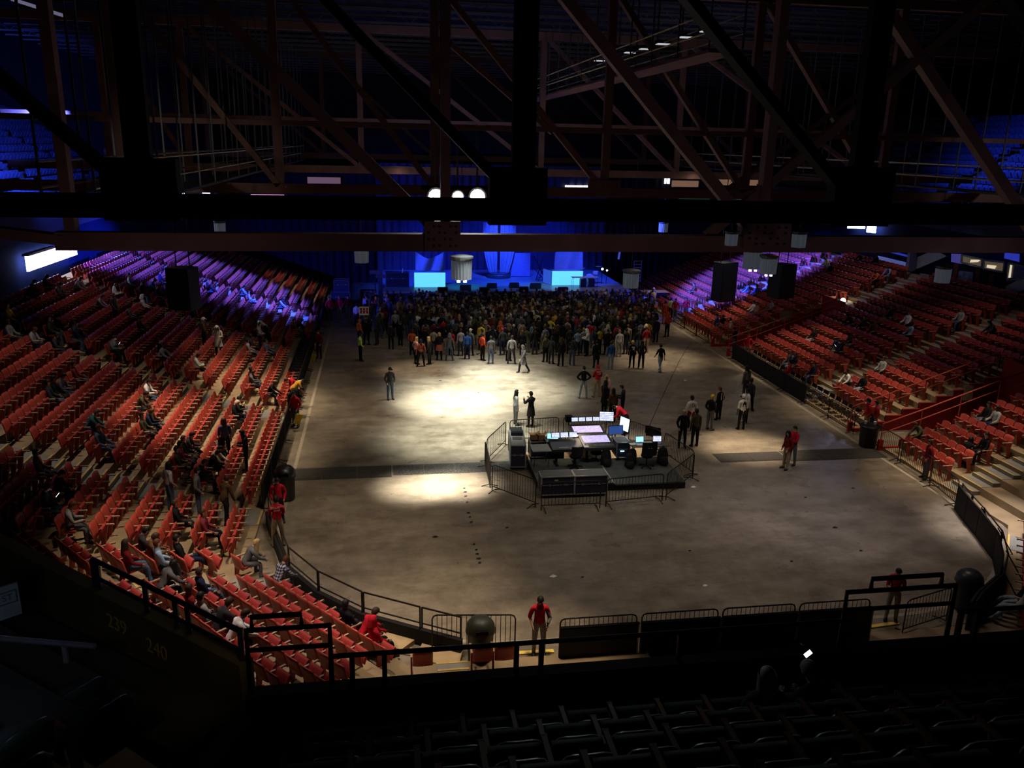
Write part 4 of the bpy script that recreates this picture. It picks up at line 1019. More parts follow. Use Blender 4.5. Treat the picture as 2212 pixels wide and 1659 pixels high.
FL=[
 # px,py,pose,rz,label,kw
 (843,863,'pocket',R(200),'man in dark grey jacket and cap walking alone left of the bright pool',dict(top='charcoal',bottom='denim',head='cap',headcol='black',style='')),
 (779,780,'pocket',R(-70),'steward in yellow-green vest and black trousers beside the held-up placard',dict(top='hivis',bottom='black',hair='black')),
 (777,745,'pocket',R(-60),'person in orange jacket standing behind the steward in yellow-green',dict(top='orange',bottom='black',head='cap',headcol='orange',style='')),
 (792,745,'raise1',R(-20),'person in dark clothes holding up the white placard at the crowd edge',dict(top='black',bottom='black')),
 (899,787,'pocket',R(-60),'blonde woman in pale pink top and black leggings at left of a trio',dict(top='pink',bottom='black',hair='blonde',style='long')),
 (909.5,792,'wide',R(10),'woman in red plaid flannel with back turned, middle of the trio',dict(top='redplaid',bottom='black',hair='black',style='long')),
 (928,787,'pocket',R(60),'blonde woman in dark jacket and boots, right of the trio',dict(top='charcoal',bottom='charcoal',hair='blonde',style='long')),
 (949,778,'phone',R(0),'blonde woman in dark jacket with red plaid skirt behind the crowd',dict(top='black',bottom='black',hair='blonde',style='long',extra='skirt',headcol='redplaid')),
 (971,779,'wide',R(-15),'man in grey hoodie standing feet apart behind the crowd',dict(top='grey',bottom='denim',head='hood',headcol='grey',hair='brown')),
 (1009,776,'stand',R(0),'man in bright blue hoodie and dark trousers at the crowd edge',dict(top='blue',bottom='navy',hair='black')),
 (995,769,'stand',R(10),'person in whitish top left of the man in bright blue',dict(top='lightgrey',bottom='charcoal')),
 (1042,779,'pocket',R(-60),'person in red-orange jacket with black trousers at the crowd edge',dict(top='redorange',bottom='black',hair='brown')),
 (1060,786,'stand',R(5),'man in grey jacket and jeans right of the red-orange jacket',dict(top='grey',bottom='denim',hair='black')),
 (1105,786,'wide',R(-10),'person in light grey sweatshirt and dark trousers behind the crowd',dict(top='lightgrey',bottom='charcoal',hair='brown')),
 (1098,780,'stand',R(-30),'person in black beside the light grey sweatshirt',dict(top='black',bottom='black')),
 (1130,805,'walk',R(110),'woman in long grey hoodie walking behind the crowd in boots',dict(top='grey',bottom='black',extra='coat',head='hood',headcol='grey',hair='blonde')),
 (1155,766,'stand',R(0),'tall man in dark jacket left of the walking woman in grey',dict(top='black',bottom='charcoal',hair='black')),
 (1190,786,'pocket',R(-40),'man in dark jacket with cap, right of the walking woman in grey',dict(top='charcoal',bottom='charcoal',hair='black',style='long')),
 (1211,791,'stand',R(0),'woman all in black with boots at the crowd edge',dict(top='black',bottom='black',hair='brown',style='long')),
 (1235,789,'pocket',R(-30),'person in dark jacket with white soled shoes at the crowd edge',dict(top='charcoal',bottom='denim',shoes='white',hair='black')),
 (1246,769,'stand',R(0),'person in pale denim jacket and dark jeans',dict(top='lightblue',bottom='navy',shoes='white',hair='brown')),
 (1268,769,'phone',R(60),'person in white hoodie lit by a phone at the crowd edge',dict(top='white',bottom='black',head='hood',headcol='white')),
 (1287,795,'stand',R(-5),'person in long black coat with back turned right of the crowd centre',dict(top='black',bottom='black',extra='coat',hair='black')),
 (1318,798,'stand',R(0),'man in royal blue hoodie and pale jeans with white shoes',dict(top='blue',bottom='palejean',shoes='white',hair='brown')),
 (1336,771,'stand',R(0),'person dressed all in white at the crowd edge',dict(top='white',bottom='lightgrey',shoes='white',hair='blonde')),
 (1364,795,'stand',R(0),'person in yellow cap and black top with white back print',dict(top='black',bottom='black',shoes='white',head='cap',headcol='yellow',style='')),
 (1384,795,'pocket',R(-20),'woman in dark jacket right of the yellow cap',dict(top='charcoal',bottom='black',hair='brown',style='long')),
 (1425,802,'walk',R(10),'man in dark vest and pale jeans walking alone at right of the crowd',dict(top='black',bottom='palejean',hair='black',sleeves=False)),
 (1259,860,'hips',R(0),'man in dark jacket and jeans with elbows out beside the red staff jacket',dict(top='black',bottom='palejean',hair='black')),
 (1289,858,'crossed',R(10),'staff in red jacket and red cap with khaki trousers, back print',dict(top='red',bottom='khaki',head='cap',headcol='red',style='',topname='jacket')),
 (1304,893,'stand',R(-70),'woman in long dark coat with long hair, behind the mixing area',dict(top='black',bottom='black',hair='black',style='long',extra='coat')),
 (1309,880,'phone',R(120),'blonde woman in pale pink jacket facing the dark long coat',dict(top='pink',bottom='charcoal',hair='blonde',style='short')),
 (1322,912,'stand',R(10),'woman with long black hair in brown jacket behind the mixing area',dict(top='brown',bottom='black',hair='black',style='long')),
 (1343,905,'phone',R(70),'man in dark suit looking at his phone beside the group',dict(top='navy',bottom='black',hair='black')),
 (1351,938,'bend',R(60),'staff in red shirt bending over behind the mixing desks',dict(top='red',bottom='black',hair='black')),
 (1113,918,'stand',R(-80),'woman in grey top and shorts with long dark hair behind the fence',dict(top='lightgrey',bottom='grey',hair='black',style='long')),
 (1146,922,'camera',R(30),'person in long black coat raising a phone behind the fence',dict(top='black',bottom='black',extra='coat',head='cap',headcol='black',style='')),
 (1472,966,'pocket',R(170),'person in dark jacket with white headband, leftmost of the right group',dict(top='black',bottom='black',hair='blonde')),
 (1499.5,965,'stand',R(10),'person in dark brown jacket standing next to the white headband',dict(top='olive',bottom='black',hair='black',skin=2)),
 (1490,930,'wide',R(0),'man in white jersey numbered 0, back turned',dict(top='white',bottom='darkred',hair='black',skin=2)),
 (1531.5,929,'pocket',R(-60),'person in yellow beanie, black jacket and grey trousers',dict(top='black',bottom='grey',head='beanie',headcol='yellow',style='')),
 (1551,907,'pocket',R(30),'person in black and white striped top behind the yellow beanie',dict(top='black',bottom='black',hair='auburn')),
 (1600,928,'stand',R(0),'man in white vest with black emblem and black trousers, brightly lit',dict(top='white',bottom='black',sleeves=False,head='cap',headcol='white',style='',skin=2)),
 (1609,913,'stand',R(90),'person in white shirt just behind the white vest',dict(top='white',bottom='black',shoes='white',hair='black',skin=2)),
 (1616,889,'walk',R(-40),'man in dark jacket swinging his arm behind the white shirts',dict(top='charcoal',bottom='black',hair='black',skin=2)),
 (1609,858,'stand',R(20),'tall person in grey with high dark hair, farthest of the right group',dict(top='grey',bottom='charcoal',hair='black',style='long',skin=2)),
 (1696,1013,'pocket',R(100),'dark-haired woman in red staff jacket on the lit floor at right',dict(top='darkred',bottom='khaki',hair='black',style='long')),
 (1709,1003,'crossed',R(110),'man in red staff jacket standing behind the dark-haired woman',dict(top='red',bottom='grey',hair='black')),
 (1700,843,'crossed',R(60),'staff in red jacket guarding the right barrier, middle of its length',dict(top='red',bottom='khaki',hair='black',skin=1)),
 (1613,778,'pocket',R(150),'staff in dark red shirt and khakis near the far red passage',dict(top='red',bottom='khaki',head='cap',headcol='darkred',style='')),
 (1545,729,'stand',R(40),'man in blue jacket and cap standing on the yellow mat',dict(top='blue',bottom='palejean',head='cap',headcol='navy',style='')),
 (1558,731,'stand',R(-20),'man in black jacket and jeans on the yellow mat',dict(top='black',bottom='denim',hair='black')),
 (1575,738,'pocket',R(60),'man in white shirt by the far red passage entrance',dict(top='white',bottom='charcoal',hair='black',skin=2)),
 (1585,761,'phone',R(40),'man in black by the far red passage, nearest of his group',dict(top='black',bottom='denim',head='cap',headcol='black',style='')),
 (1868,938,'pocket',R(80),'staff in red shirt behind the trash barrel, taller and left of two',dict(top='red',bottom='khaki',head='cap',headcol='navy',style='')),
 (1886,940,'pocket',R(70),'staff in red shirt behind the trash barrel, right of two',dict(top='red',bottom='khaki',hair='black')),
 (1997,1034,'pocket',R(80),'staff in dark red shirt and grey trousers by the nearest right seats',dict(top='darkred',bottom='grey',hair='black',skin=1)),
 (1923,1340,'phone',R(150),'staff in red shirt and pale trousers behind the right stair rail',dict(top='red',bottom='lightgrey',hair='black',sleeves=False)),
 (602,1180,'crossed',R(15),'staff in red shirt seen from behind with white back print at left barrier',dict(top='red',bottom='khaki',hair='black',sleeves=False)),
 (604,1128,'pocket',R(190),'staff in red shirt facing the camera below the black dome bin',dict(top='red',bottom='charcoal',hair='black')),
 (640,922,'pocket',R(150),'staff in red shirt holding a yellow sign at the left barrier',dict(top='red',bottom='grey',hair='black')),
 (647,868,'bend',R(110),'staff in red shirt leaning over the left barrier',dict(top='red',bottom='charcoal',hair='brown')),
 (690,774,'pocket',R(150),'staff in dark red shirt far along the left barrier',dict(top='darkred',bottom='charcoal',hair='black')),
 (713,692,'pocket',R(180),'staff in pink-lit shirt left of the crowd, leftmost of three',dict(top='red',bottom='grey',hair='brown')),
 (734,690,'pocket',R(170),'staff in pink-lit shirt left of the crowd, middle of three',dict(top='red',bottom='khaki',hair='blonde')),
 (753,686,'pocket',R(180),'staff in dark shirt left of the crowd, rightmost of three',dict(top='darkred',bottom='grey',hair='black')),
 (771,706,'stand',R(-30),'person in white shirt at the left edge of the crowd',dict(top='white',bottom='black',hair='black',sleeves=False)),
 (1416,740,'stand',R(10),'tall man in dark coat at the right edge of the crowd',dict(top='navy',bottom='navy',hair='black')),
 (1440,728,'pocket',R(20),'person in red-orange hooded suit at right of the crowd',dict(top='redorange',bottom='black',head='hood',headcol='redorange')),
 (1435,700,'stand',R(0),'person in bright red-orange jacket behind the hooded suit',dict(top='redorange',bottom='redorange',hair='black')),
 (1447,690,'stand',R(0),'person in yellow-green vest at right of the crowd',dict(top='hivis',bottom='black',hair='black')),
 (1382,748,'stand',R(0),'person in black and white checked shirt at the right crowd edge',dict(top='plaid',bottom='black',hair='black')),
 (1392,755,'pocket',R(-30),'person in black jacket with pale hood at the right crowd edge',dict(top='black',bottom='black',hair='black',head='hood',headcol='cream')),
 (1405,690,'stand',R(0),'person in pale grey hoodie by the right end of the crowd',dict(top='lightgrey',bottom='grey',head='hood',headcol='lightgrey')),
 (1457,692,'pocket',R(150),'staff in red shirt at the far right passage, left of two',dict(top='red',bottom='khaki',hair='black')),
 (1480,690,'pocket',R(150),'staff in red shirt at the far right passage, right of two',dict(top='red',bottom='grey',hair='black')),
 (1178,782,'stand',R(20),'person in dark clothes at the crowd edge, left of the woman in black',dict(top='olive',bottom='black',hair='brown')),
 (865,748,'phone',R(-40),'person in black with white shoes at the sparse left crowd edge',dict(top='black',bottom='black',shoes='white',hair='brown')),
 (845,755,'pocket',R(-20),'person in black jacket left of the sparse crowd edge, white shoes',dict(top='charcoal',bottom='black',shoes='white',hair='black')),
 (815,745,'pocket',R(60),'person in dark hoodie near the placard holder',dict(top='charcoal',bottom='charcoal',head='hood',headcol='charcoal')),
]
OCC=[]
PEOPLE={}
for (px,py,pose,rz,lab,kw) in FL:
    p=FP(px,py); OCC.append((p.x,p.y)); o=person(pose,p,rz,lab,scale=random.uniform(.97,1.03),**kw); PEOPLE[lab]=o
def find(s): return next(o for l,o in PEOPLE.items() if s in l)
# man looking down at the front gate: stands on the step by the near wall
p=G(1163,1413,.0); PEOPLE['front']=person('pocket',p,R(175),'staff in red shirt and pale trousers, head bowed, in the near gate',top='red',bottom='lightgrey',sleeves=False,hair='black',skin=1)
o=PEOPLE['front']; MB().tube([(-.2,.0,1.28),(-.28,.02,1.1),(-.2,.16,1.02)],.045,7).build('sleeve',CL['grey'],o)
# shirt prints
backprint(find('red cap with khaki'),'EVENT|STAFF',.1,1.42,wprint)
backprint(find('white back print at left barrier'),'SECURITY|STAFF',.1,1.42,wprint,-.15)
backprint(find('numbered 0'),'0',.3,1.3,mat('black_print',(.02,.02,.06),.8))
o=find('white vest'); e=MB()
e.lathe([(.02,0),(.05,.004)],10,(0,-.15,1.4),axis=Matrix.Rotation(R(90),3,'X')); e.box((0,-.15,1.33),(.16,.01,.09)).box((-.06,-.15,1.24),(.03,.01,.14),rot=(0,R(12),0)).box((.06,-.15,1.24),(.03,.01,.14),rot=(0,R(-12),0)); e.build('emblem',CL['black'],o)
o=find('yellow cap'); MB().box((0,-.15,1.36),(.2,.01,.08)).box((.02,-.15,1.25),(.1,.01,.14),rot=(0,.4,0)).build('back_print',wprint,o)
o=find('striped top'); e=MB()
for x in (-.09,.09): e.box((x,.145,1.3),(.05,.02,.36)); e.box((x,-.15,1.3),(.05,.02,.36))
e.build('stripes',wprint,o)
# things people hold
p=G(790,745); pl=thing('placard','white placard with red and blue print on a pole over the crowd edge','placard',p+Vector((-.05,.15,0)))
MB().tube([(0,0,.9),(0,0,2.0)],.02,6).build('pole',steel,pl); MB().box((0,-.02,2.25),(.62,.03,.55)).build('board',paper,pl)
e=MB(); [e.box((x,-.04,2.25+dz),(.13,.01,.16)) for x in(-.2,0,.2) for dz in (-.09,.12)]; e.build('print',CL['red'],pl); MB().box((0,-.041,2.25),(.5,.01,.035)).build('print_line',CL['blue'],pl)
for (px,py,l) in ((644,905,'yellow sign held by the staff at the left barrier'),(676,774,'small yellow sign at the foot of the left barrier')):
    p=G(px,py,.55 if py>800 else .25); t=tag(MB().box((0,0,0),(.3,.05,.5)).build('yellow_sign',CL['yellow'],loc=p),l,'sign'); t.rotation_euler=(.2,.3,.4)
p=G(1553,722,.01); tag(MB().box((0,0,0),(2.3,2.6,.02)).build('yellow_mat',mat('yellow_mat',(.35,.24,.03),.8),loc=p),'yellow mat on the floor at the far red passage entrance','floor mat')
# glowing phones in hands and laps get built with the seated people below
screen=emis('phone_glow',(.75,.85,1.),5.)
# ---------------------------------------------------------------- seated people: (pixel of chest, side, kw)
def seated(px,py,sides,label,pose='sit',phone=False,**kw):
    s=nearest_seat(px,py,sides)
    if id(s) in NEAROBJ: NEAROBJ[id(s)].data=MSHD['seat']
    loc=s[0].copy(); rz=s[1]+random.uniform(-.25,.25)
    o=person(pose,loc,rz,label,**kw)
    if phone:
        d=Vector((0,.52,.92)); m=Matrix.Rotation(rz,3,'Z'); t=thing('phone','glowing phone in the hands of the '+label.split(' in ')[0].split(' with ')[0]+' '+PHN.pop(0),'phone',loc+m@d,rz)
        MB().box((0,0,0),(.08,.012,.15),rot=(-.7,0,0)).build('case',blk,t); MB().box((0,-.009,.004),(.07,.006,.135),rot=(-.7,0,0)).build('screen',screen,t)
    return o
PHN=['low in the left stand','at the left frame edge','high in the left stand','in the left corner','in the right stand, middle','near the aisle','far right']
Ls=('left','corner')
cs=['black','charcoal','navy','grey','olive','brown','maroon','teal']
def rc(): return random.choice(cs)
LST=[(20,696,'yellow','person in yellow top at the left border, halfway up the left stand'),(37,713,'lightgrey','person in pale top just below the yellow top'),(80,713,'lightgrey','person in pale grey top left of the dark group, left stand'),(92,716,'olive','person in olive top between pale and dark, left stand'),(110,720,'black','person in black, left end of the dark group, left stand'),(130,735,'charcoal','person in charcoal, middle of the dark group, left stand'),(150,740,'navy','person in navy, right end of the dark group, left stand'),(170,728,'grey','person in grey above the dark group, left stand'),(203,662,'lightgrey','person in pale top next to the white cap, upper left stand'),(250,625,'white','person in white shirt high in the left stand, beside blue light'),(284,618,'lightblue','person in pale blue, high in the left stand'),(314,612,'blue','person in blue by the blue-lit steps'),(344,605,'navy','person in navy by the blue-lit steps, farthest up right'),(297,632,'black','person in black under the blue-lit steps'),(304,662,'white','person in white hood, middle of the upper left stand'),(152,618,'lightgrey','person in pale jacket high at left, under the light bar'),(128,642,'grey','person in grey, second row below the light bar'),(68,625,'charcoal','person in charcoal, top left corner of the left stand'),(47,639,'black','person in black, top left corner of the left stand'),(88,612,'navy','person in navy, uppermost at left'),(402,672,'lightblue','person in blue-lit top below the hanging loudspeaker'),(277,689,'grey','person in grey, upper middle of the left stand'),(290,706,'charcoal','person in charcoal below the grey one, left stand'),(338,767,'lightgrey','person in pale grey, middle of the left stand'),(350,760,'black','person in black beside pale grey, middle of the left stand'),(419,784,'white','person in white hoodie near the middle of the left stand'),(118,821,'grey','person in grey, lower left stand, at the aisle'),(84,838,'charcoal','person in charcoal, lower left stand, left of the aisle'),(101,848,'black','person in black, lower left stand, left of the aisle'),(149,801,'maroon','person in maroon, lower left stand, by the aisle steps'),(317,845,'white','person in white shirt alone by the aisle, left stand'),(287,875,'camo','person in camouflage top, centre of the first block'),(300,892,'brown','person in brown top below the camouflage top'),(297,909,'olive','person in olive top, lowest of the four in the first block'),(312,905,'navy','person in navy beside the olive top'),(182,922,'teal','person in dark teal, lower left of the first block'),(213,943,'denim','person in blue denim beside dark teal'),(495,892,'black','person in black jacket with pale cap, second row left stand'),(507,884,'charcoal','person in charcoal beside the pale cap'),(533,818,'grey','person in grey striped top, lower left stand, lit warmly'),(541,824,'black','person in black beside the grey striped top'),(571,845,'black','person in black bending forward, lower left stand'),(523,747,'lightgrey','person in pale top, right half of the left stand'),(536,740,'charcoal','person in charcoal beside the pale top, right half'),(564,750,'denim','person in denim jacket, right half of the left stand'),(631,703,'black','person in black at the far end of the front rows, left'),(641,710,'grey','person in grey at the far end of the front rows, right'),
 (392,966,'black','person in black, top left of the crowded lit group'),(405,973,'charcoal','person in charcoal, top of the crowded lit group'),(375,990,'olive','person in olive, left of the crowded lit group'),(419,983,'black','person in black, right of the crowded lit group'),(398,1007,'maroon','person in maroon, middle of the crowded lit group'),(422,1020,'black','person in black, lower part of the crowded lit group'),(452,944,'grey','child in grey next to the woman with curly hair'),(440,1000,'cream','person in cream, right edge of the crowded lit group'),
 (83,1023,'olive','person in olive near the frame, second block aisle'),(105,1034,'black','person in black near the frame, second block aisle'),(105,1110,'black','person in black with phone in the turned rows, far left'),(137,1128,'lightgrey','person in pale top in the turned rows, far left'),(380,1114,'black','person in black in the turned rows, beside maroon'),(412,1128,'maroon','person in maroon hoodie in the turned rows'),(333,1190,'lightblue','person in pale blue shirt in the turned rows'),(385,1188,'black','person in black slouching in the turned rows, feet up'),(260,1200,'darkred','person with long black hair in red, turned rows'),(286,1211,'charcoal','person with dark hair in charcoal, turned rows, phone up'),(347,1208,'brown','woman with long brown hair in the turned rows'),(322,1218,'grey','person in grey between the long-haired two'),(430,1251,'navy','person in navy sitting alone in the turned rows'),(401,1300,'darkred','person in dark red behind the corner rail'),(423,1331,'lightgrey','person in pale patterned top behind the corner rail'),(450,1350,'charcoal','person in charcoal behind the corner rail'),(485,1365,'white','person in whitish hoodie behind the corner rail, bent forward'),(571,1197,'plaid','man in blue plaid shirt, front row of the corner'),(537,1195,'grey','blonde woman in grey beside the plaid shirt'),(741,1327,'black','person in black jacket, front row by the near wall'),(759,1340,'red','person in red and white jacket, front row by the near wall'),(777,1347,'red','person in red hood, front row by the near wall')]
for i,(px,py,c,l) in enumerate(LST):
    kw=dict(top=c,bottom=random.choice(['black','denim','charcoal','navy','grey']),hair=random.choice(['black','brown','black','auburn']),skin=random.choice([0,0,1,2]))
    pose=random.choice(['sit','sitphone','sitlean','sit'])
    ph=False
    if 'hood' in l and 'hoodie' not in l: kw.update(head='hood',headcol=c)
    if 'pale cap' in l and 'with' in l: kw.update(head='cap',headcol='cream',style='')
    if 'long' in l or 'woman' in l: kw['style']='long'
    if 'blonde' in l: kw['hair']='blonde'
    if 'slouch' in l: pose='sitback'
    if 'phone' in l: ph=True;pose='sitphone'
    if 'child' in l: kw['scale']=.75
    if 'bent' in l or 'plaid' in l or 'bending' in l: pose='sitlean'
    seated(px,py,('left',) if px<520 and py<1080 else ('left','corner','end'),l,pose,phone=ph,group=None,**kw)
seated(216,747,('left',),'person in grey with a lit phone, middle left of the left stand','sitphone',phone=True,top='grey',bottom='black',hair='black')
# more people high under the blue light: right of the blue steps
for i,(px,py) in enumerate([(372,612),(385,622),(440,622),(455,628),(520,640),(535,646),(590,655),(604,662),(332,625),(360,630)]):
    seated(px,py,('left',),'blue-lit person in the left stand, %s from left along the blue-lit walkway'%ordw(i+1),random.choice(['sit','sitlean']),top=random.choice(['lightblue','navy','lightgrey','charcoal']),bottom='denim',group='blue-lit people along the walkway')
RST=[(1723,782,'navy','person in navy, lowest row of the right stand by the red staff'),(1709,775,'grey','person in grey, lowest row of the right stand'),(1763,726,'black','person in black, fourth row of the right stand'),(1824,751,'black','person in black with a lit phone, middle of the right stand'),(1836,742,'charcoal','person in charcoal beside the lit phone'),(1812,745,'navy','person in navy left of the lit phone'),(1846,693,'black','person in black, left of the dark group in the right stand'),(1871,704,'charcoal','person in charcoal, middle of the dark group in the right stand'),(1897,711,'brown','person in brown, right of the dark group in the right stand'),(1925,682,'navy','person in navy above the dark group, right stand'),(1962,697,'white','person in white top, upper of two at the row ends'),(1972,727,'lightblue','person in pale blue jacket at the row ends, right stand'),(1904,791,'lightgrey','person in pale hoodie sitting by the second block'),(1846,816,'white','person in white top, left of two in the second block'),(1864,822,'black','person in black arms stretched, second block right stand'),(1777,823,'navy','person at the front row end with colourful top'),(2081,679,'lightgrey','person in pale top, upper right stand by the wide aisle'),(2157,697,'charcoal','person in charcoal, top right beside the wide aisle'),(1915,603,'orange','person in bright orange jacket high in the right stand'),(1929,585,'lightblue','person in pale blue above the orange jacket'),(1792,574,'yellow','person in yellow and dark at the blue-lit steps'),(1800,580,'black','person in black next to the yellow one at the steps'),(1622,632,'lightblue','person in pale blue between the two hanging loudspeakers'),(1633,636,'blue','person in blue between the two hanging loudspeakers'),(1655,628,'white','person in white beside the right hanging loudspeaker'),(1672,660,'lightgrey','person in pale grey by the far red passage'),(1631,663,'white','person in white below the loudspeakers by the passage'),(1641,668,'pink','person in pink beside the passage rail'),(1900,560,'black','person in black at the top of the right stand'),(1873,555,'black','second person in black at the top of the right stand'),(1985,925,'olive','person in olive leaning forward, nearest block front row'),(2132,903,'black','person in black in the middle of the nearest block'),(2142,910,'lightgrey','person in pale trousers beside black, nearest block'),(2157,1012,'black','person in black reclining at the right frame edge'),(1497,628,'brown','person at the left end of the far right block')]
for i,(px,py,c,l) in enumerate(RST):
    seated(px,py,('right',),l,'sitphone' if 'phone' in l else ('sitlean' if 'leaning' in l else random.choice(['sit','sit','sitlean'])),phone=('phone' in l and 'with' in l),top=c,bottom=random.choice(['black','denim','palejean','navy']),hair=random.choice(['black','brown']),skin=random.choice([0,1,2]))
for i,(px,py,c,l) in enumerate([(2180,1280,'black','person with pale trousers stretched out, lower right edge'),(2150,1325,'lightgrey','person in pale top behind the right end of the parapet rail')]):
    seated(px,py,('right corner',),l,'sitback',top=c,bottom='palejean',hair='brown')
# people standing in the stands
def instand(px,py,side,label,pose,rz,**kw):
    # py is the head; find tread
    best=None
    for s in slots:
        if s[2]!=side: continue
        q=PX(s[0]+Vector((0,0,1.6))); d=math.hypot(q[0]-px,q[1]-py)
        if best is None or d<best[0]: best=(d,s)
    s=best[1]; f=Matrix.Rotation(s[1],3,'Z')@Vector((0,.42,0)); p=s[0]+f; return person(pose,p,rz,label,**kw)
instand(429,699,'left','man in camouflage jacket and white cap standing in the left stand','pocket',R(-60),top='camo',bottom='black',head='cap',headcol='white',style='')
instand(459,713,'left','person in long white hooded shirt standing in the left stand','phone',R(180),top='white',bottom='black',head='hood',headcol='white',extra='coat')
instand(530,695,'left','man in dark vest with pale sleeves standing in the left stand','crossed',R(-90),top='lightgrey',bottom='black',hair='black')
instand(557,690,'left','person in white shirt and black trousers standing, back bent, left stand','bend',R(80),top='white',bottom='black',hair='black')
instand(473,925,'left','woman with long curly hair in grey tank top and black trousers, standing','stand',R(20),top='denim',bottom='black',hair='auburn',style='long',sleeves=False)
instand(503,938,'left','woman in black with dark hair standing near the curly-haired woman','phone',R(100),top='black',bottom='black',hair='black',style='long')
instand(354,996,'left','woman in grey top and jeans standing by the crowded lit group','pocket',R(-50),top='lightgrey',bottom='denim',hair='black',style='long',sleeves=False,shoes='white')
instand(366,1010,'left','person in dark jeans standing behind the woman in grey top','pocket',R(-80),top='grey',bottom='denim',hair='black',shoes='white')
instand(452,1032,'left','woman in brown patterned top and black skirt stepping between rows','climb',R(-30),top='brown',bottom='black',hair='brown',style='short')
instand(216,627,'left','person with white cap standing high in the left stand','pocket',R(-100),top='grey',bottom='black',head='cap',headcol='white',style='')
instand(608,815,'left','person in orange jacket leaning by the lit front row, left stand','bend',R(-60),top='mustard',bottom='brown',hair='black')
instand(598,838,'left','person in black leaning to the barrier, left stand','bend',R(-90),top='black',bottom='black',hair='black')
p=G(2078,1028); person('climb',p,R(-60),'woman in long black coat stepping up at the nearest right block',top='black',bottom='black',hair='black',style='long',extra='coat')
# two viewers low in the near upper tier
p=Vector((3.55,7.45,ut_platform(0)))
def headed(px,py,Y,zt): return GY(px,py,Y)
q=GY(1655,1445,7.6); person('sit',(q.x,7.45,q.z-1.28),0,'woman with wavy pale hair sitting in the dark front row of the near tier',top='charcoal',bottom='black',hair='grey',style='long')
q=GY(1770,1445,7.6); person('camera' if False else 'sitphone',(q.x,7.45,q.z-1.28),R(8),'person in dark hood sitting beside the glowing phone, near tier',top='black',bottom='black',hair='grey',style='short')
ph=GY(1744,1412,7.95); t=thing('phone','bright glowing phone held up in the dark near tier','phone',ph,R(6))
MB().box((0,0,0),(.10,.014,.055),rot=(R(-35),R(-35),0)).build('case',blk,t); MB().box((0,-.012,.006),(.094,.004,.05),rot=(R(-35),R(-35),0)).build('screen',emis('phone_bright',(.8,.9,1.),3.),t)
print('people before crowd',npeople)
used=set(id(s) for s in USED)
o=copies(list(MSH.values()),[(s[0],s[1],1 if id(s) in used else 0) for s in vis[300:]],'arena_seats',list(MSHD.values())); tag(o,'rows of red folding seats filling the farther parts of both stands','seats',kind='stuff')
# ---------------------------------------------------------------- the crowd
pts=[]
def crowd_ok(x,y):
    q=PX((x,y,0))
    left=772+ (q[1]-660)*.0; edge=768 if 890<q[0]<1400 else 738
    if q[0]<880: edge=735
    if q[0]<790 or q[0]>1412: return False
    return 640<q[1]<edge
tries=0
while tries<60000 and len(pts)<640:
    tries+=1
    x=random.uniform(-3,24);y=random.uniform(50,65.6)
    if not crowd_ok(x,y): continue
    q=PX((x,y,0)); md=.50 if q[1]<735 else .75
    if q[0]<900: md=.7 if q[1]<700 else .95
    if all((x-a)**2+(y-b)**2>md*md for a,b in pts) and all((x-a)**2+(y-b)**2>.36 for a,b in OCC): pts.append((x,y))
pts.sort(key=lambda p:p[1])
wts=['black']*20+['charcoal']*16+['navy']*7+['grey']*7+['olive']*7+['brown']*7+['lightgrey']*4+['white']*2+['cream']*2+['maroon']*2+['mustard','mustard','orange','yellow','denim','denim','blue','lightblue','darkred','darkred','red','pink','teal','plaid','khaki','khaki']
nind=max(0,299-npeople)
rowpts=pts[:nind]; 
# rows counted from the back of the crowd (nearest the camera)
names={'black':'black','charcoal':'charcoal','navy':'navy','grey':'grey','olive':'olive','brown':'brown','lightgrey':'pale grey','white':'white','cream':'cream','maroon':'maroon','mustard':'mustard','orange':'orange','yellow':'yellow','denim':'denim','blue':'blue','lightblue':'pale blue','darkred':'dark red','red':'red','pink':'pink','teal':'teal','plaid':'checked','khaki':'khaki'}
rowsz=12; r=0
for i0 in range(0,len(rowpts),rowsz):
    rr=sorted(rowpts[i0:i0+rowsz]); r+=1
    for j,(x,y) in enumerate(rr):
        c=random.choice(wts); st=random.choice(['short','short','long','hood','beanie','cap','short'])
        kw=dict(top=c,bottom=random.choice(['black','black','denim','charcoal','navy','grey','khaki']),hair=random.choice(['black','brown','black','brown','blonde','auburn']),skin=random.choice([0,0,0,1,2]),scale=random.uniform(.93,1.04),shoes=random.choice(['black','black','white']))
        w='top'
        if st=='hood': kw.update(head='hood',headcol=c); w='hood'
        elif st in('beanie','cap'): kw.update(style='',head=st,headcol=random.choice(['black','black','grey','navy','maroon','cream','charcoal'])); w='top and '+st
        else: kw.update(style=st); w='top'+(' and long hair' if st=='long' else '')
        person(random.choice(['stand','stand','pocket','phone','wide','crossed','camera' if random.random()<.15 else 'stand','hips' if random.random()<.2 else 'pocket']),(x,y,0),random.gauss(0,.4),'person in %s %s, %s from left, %s rank from crowd rear'%(names[c],w,ordw(j+1),ordw(r)),group='people in the standing crowd',**kw)
print('people total individual',npeople,'crowd stuff',len(pts)-len(rowpts))
import numpy as np
def mesh_np(me):
    v=np.empty(len(me.vertices)*3); me.vertices.foreach_get('co',v); return v.reshape(-1,3),[tuple(p.vertices) for p in me.polygons]
lite={}
for k in ('stand','pocket','phone','wide','crossed'):
    D0=make_proto('lite_'+k,POSE[k],levels=0,fingers=False)
    lite[k]=[(mesh_np(D0[n]),n) for n in ('body','shirt','trousers','hair_short')]+[(mesh_np(D0['hair_long']),'hair_long')]
crowdm=list(dict.fromkeys(list(CL.values())+list(HAIR.values())+SKIN)); ci={m:i for i,m in enumerate(crowdm)}
V=[];Fc=[];MI=[];off=0
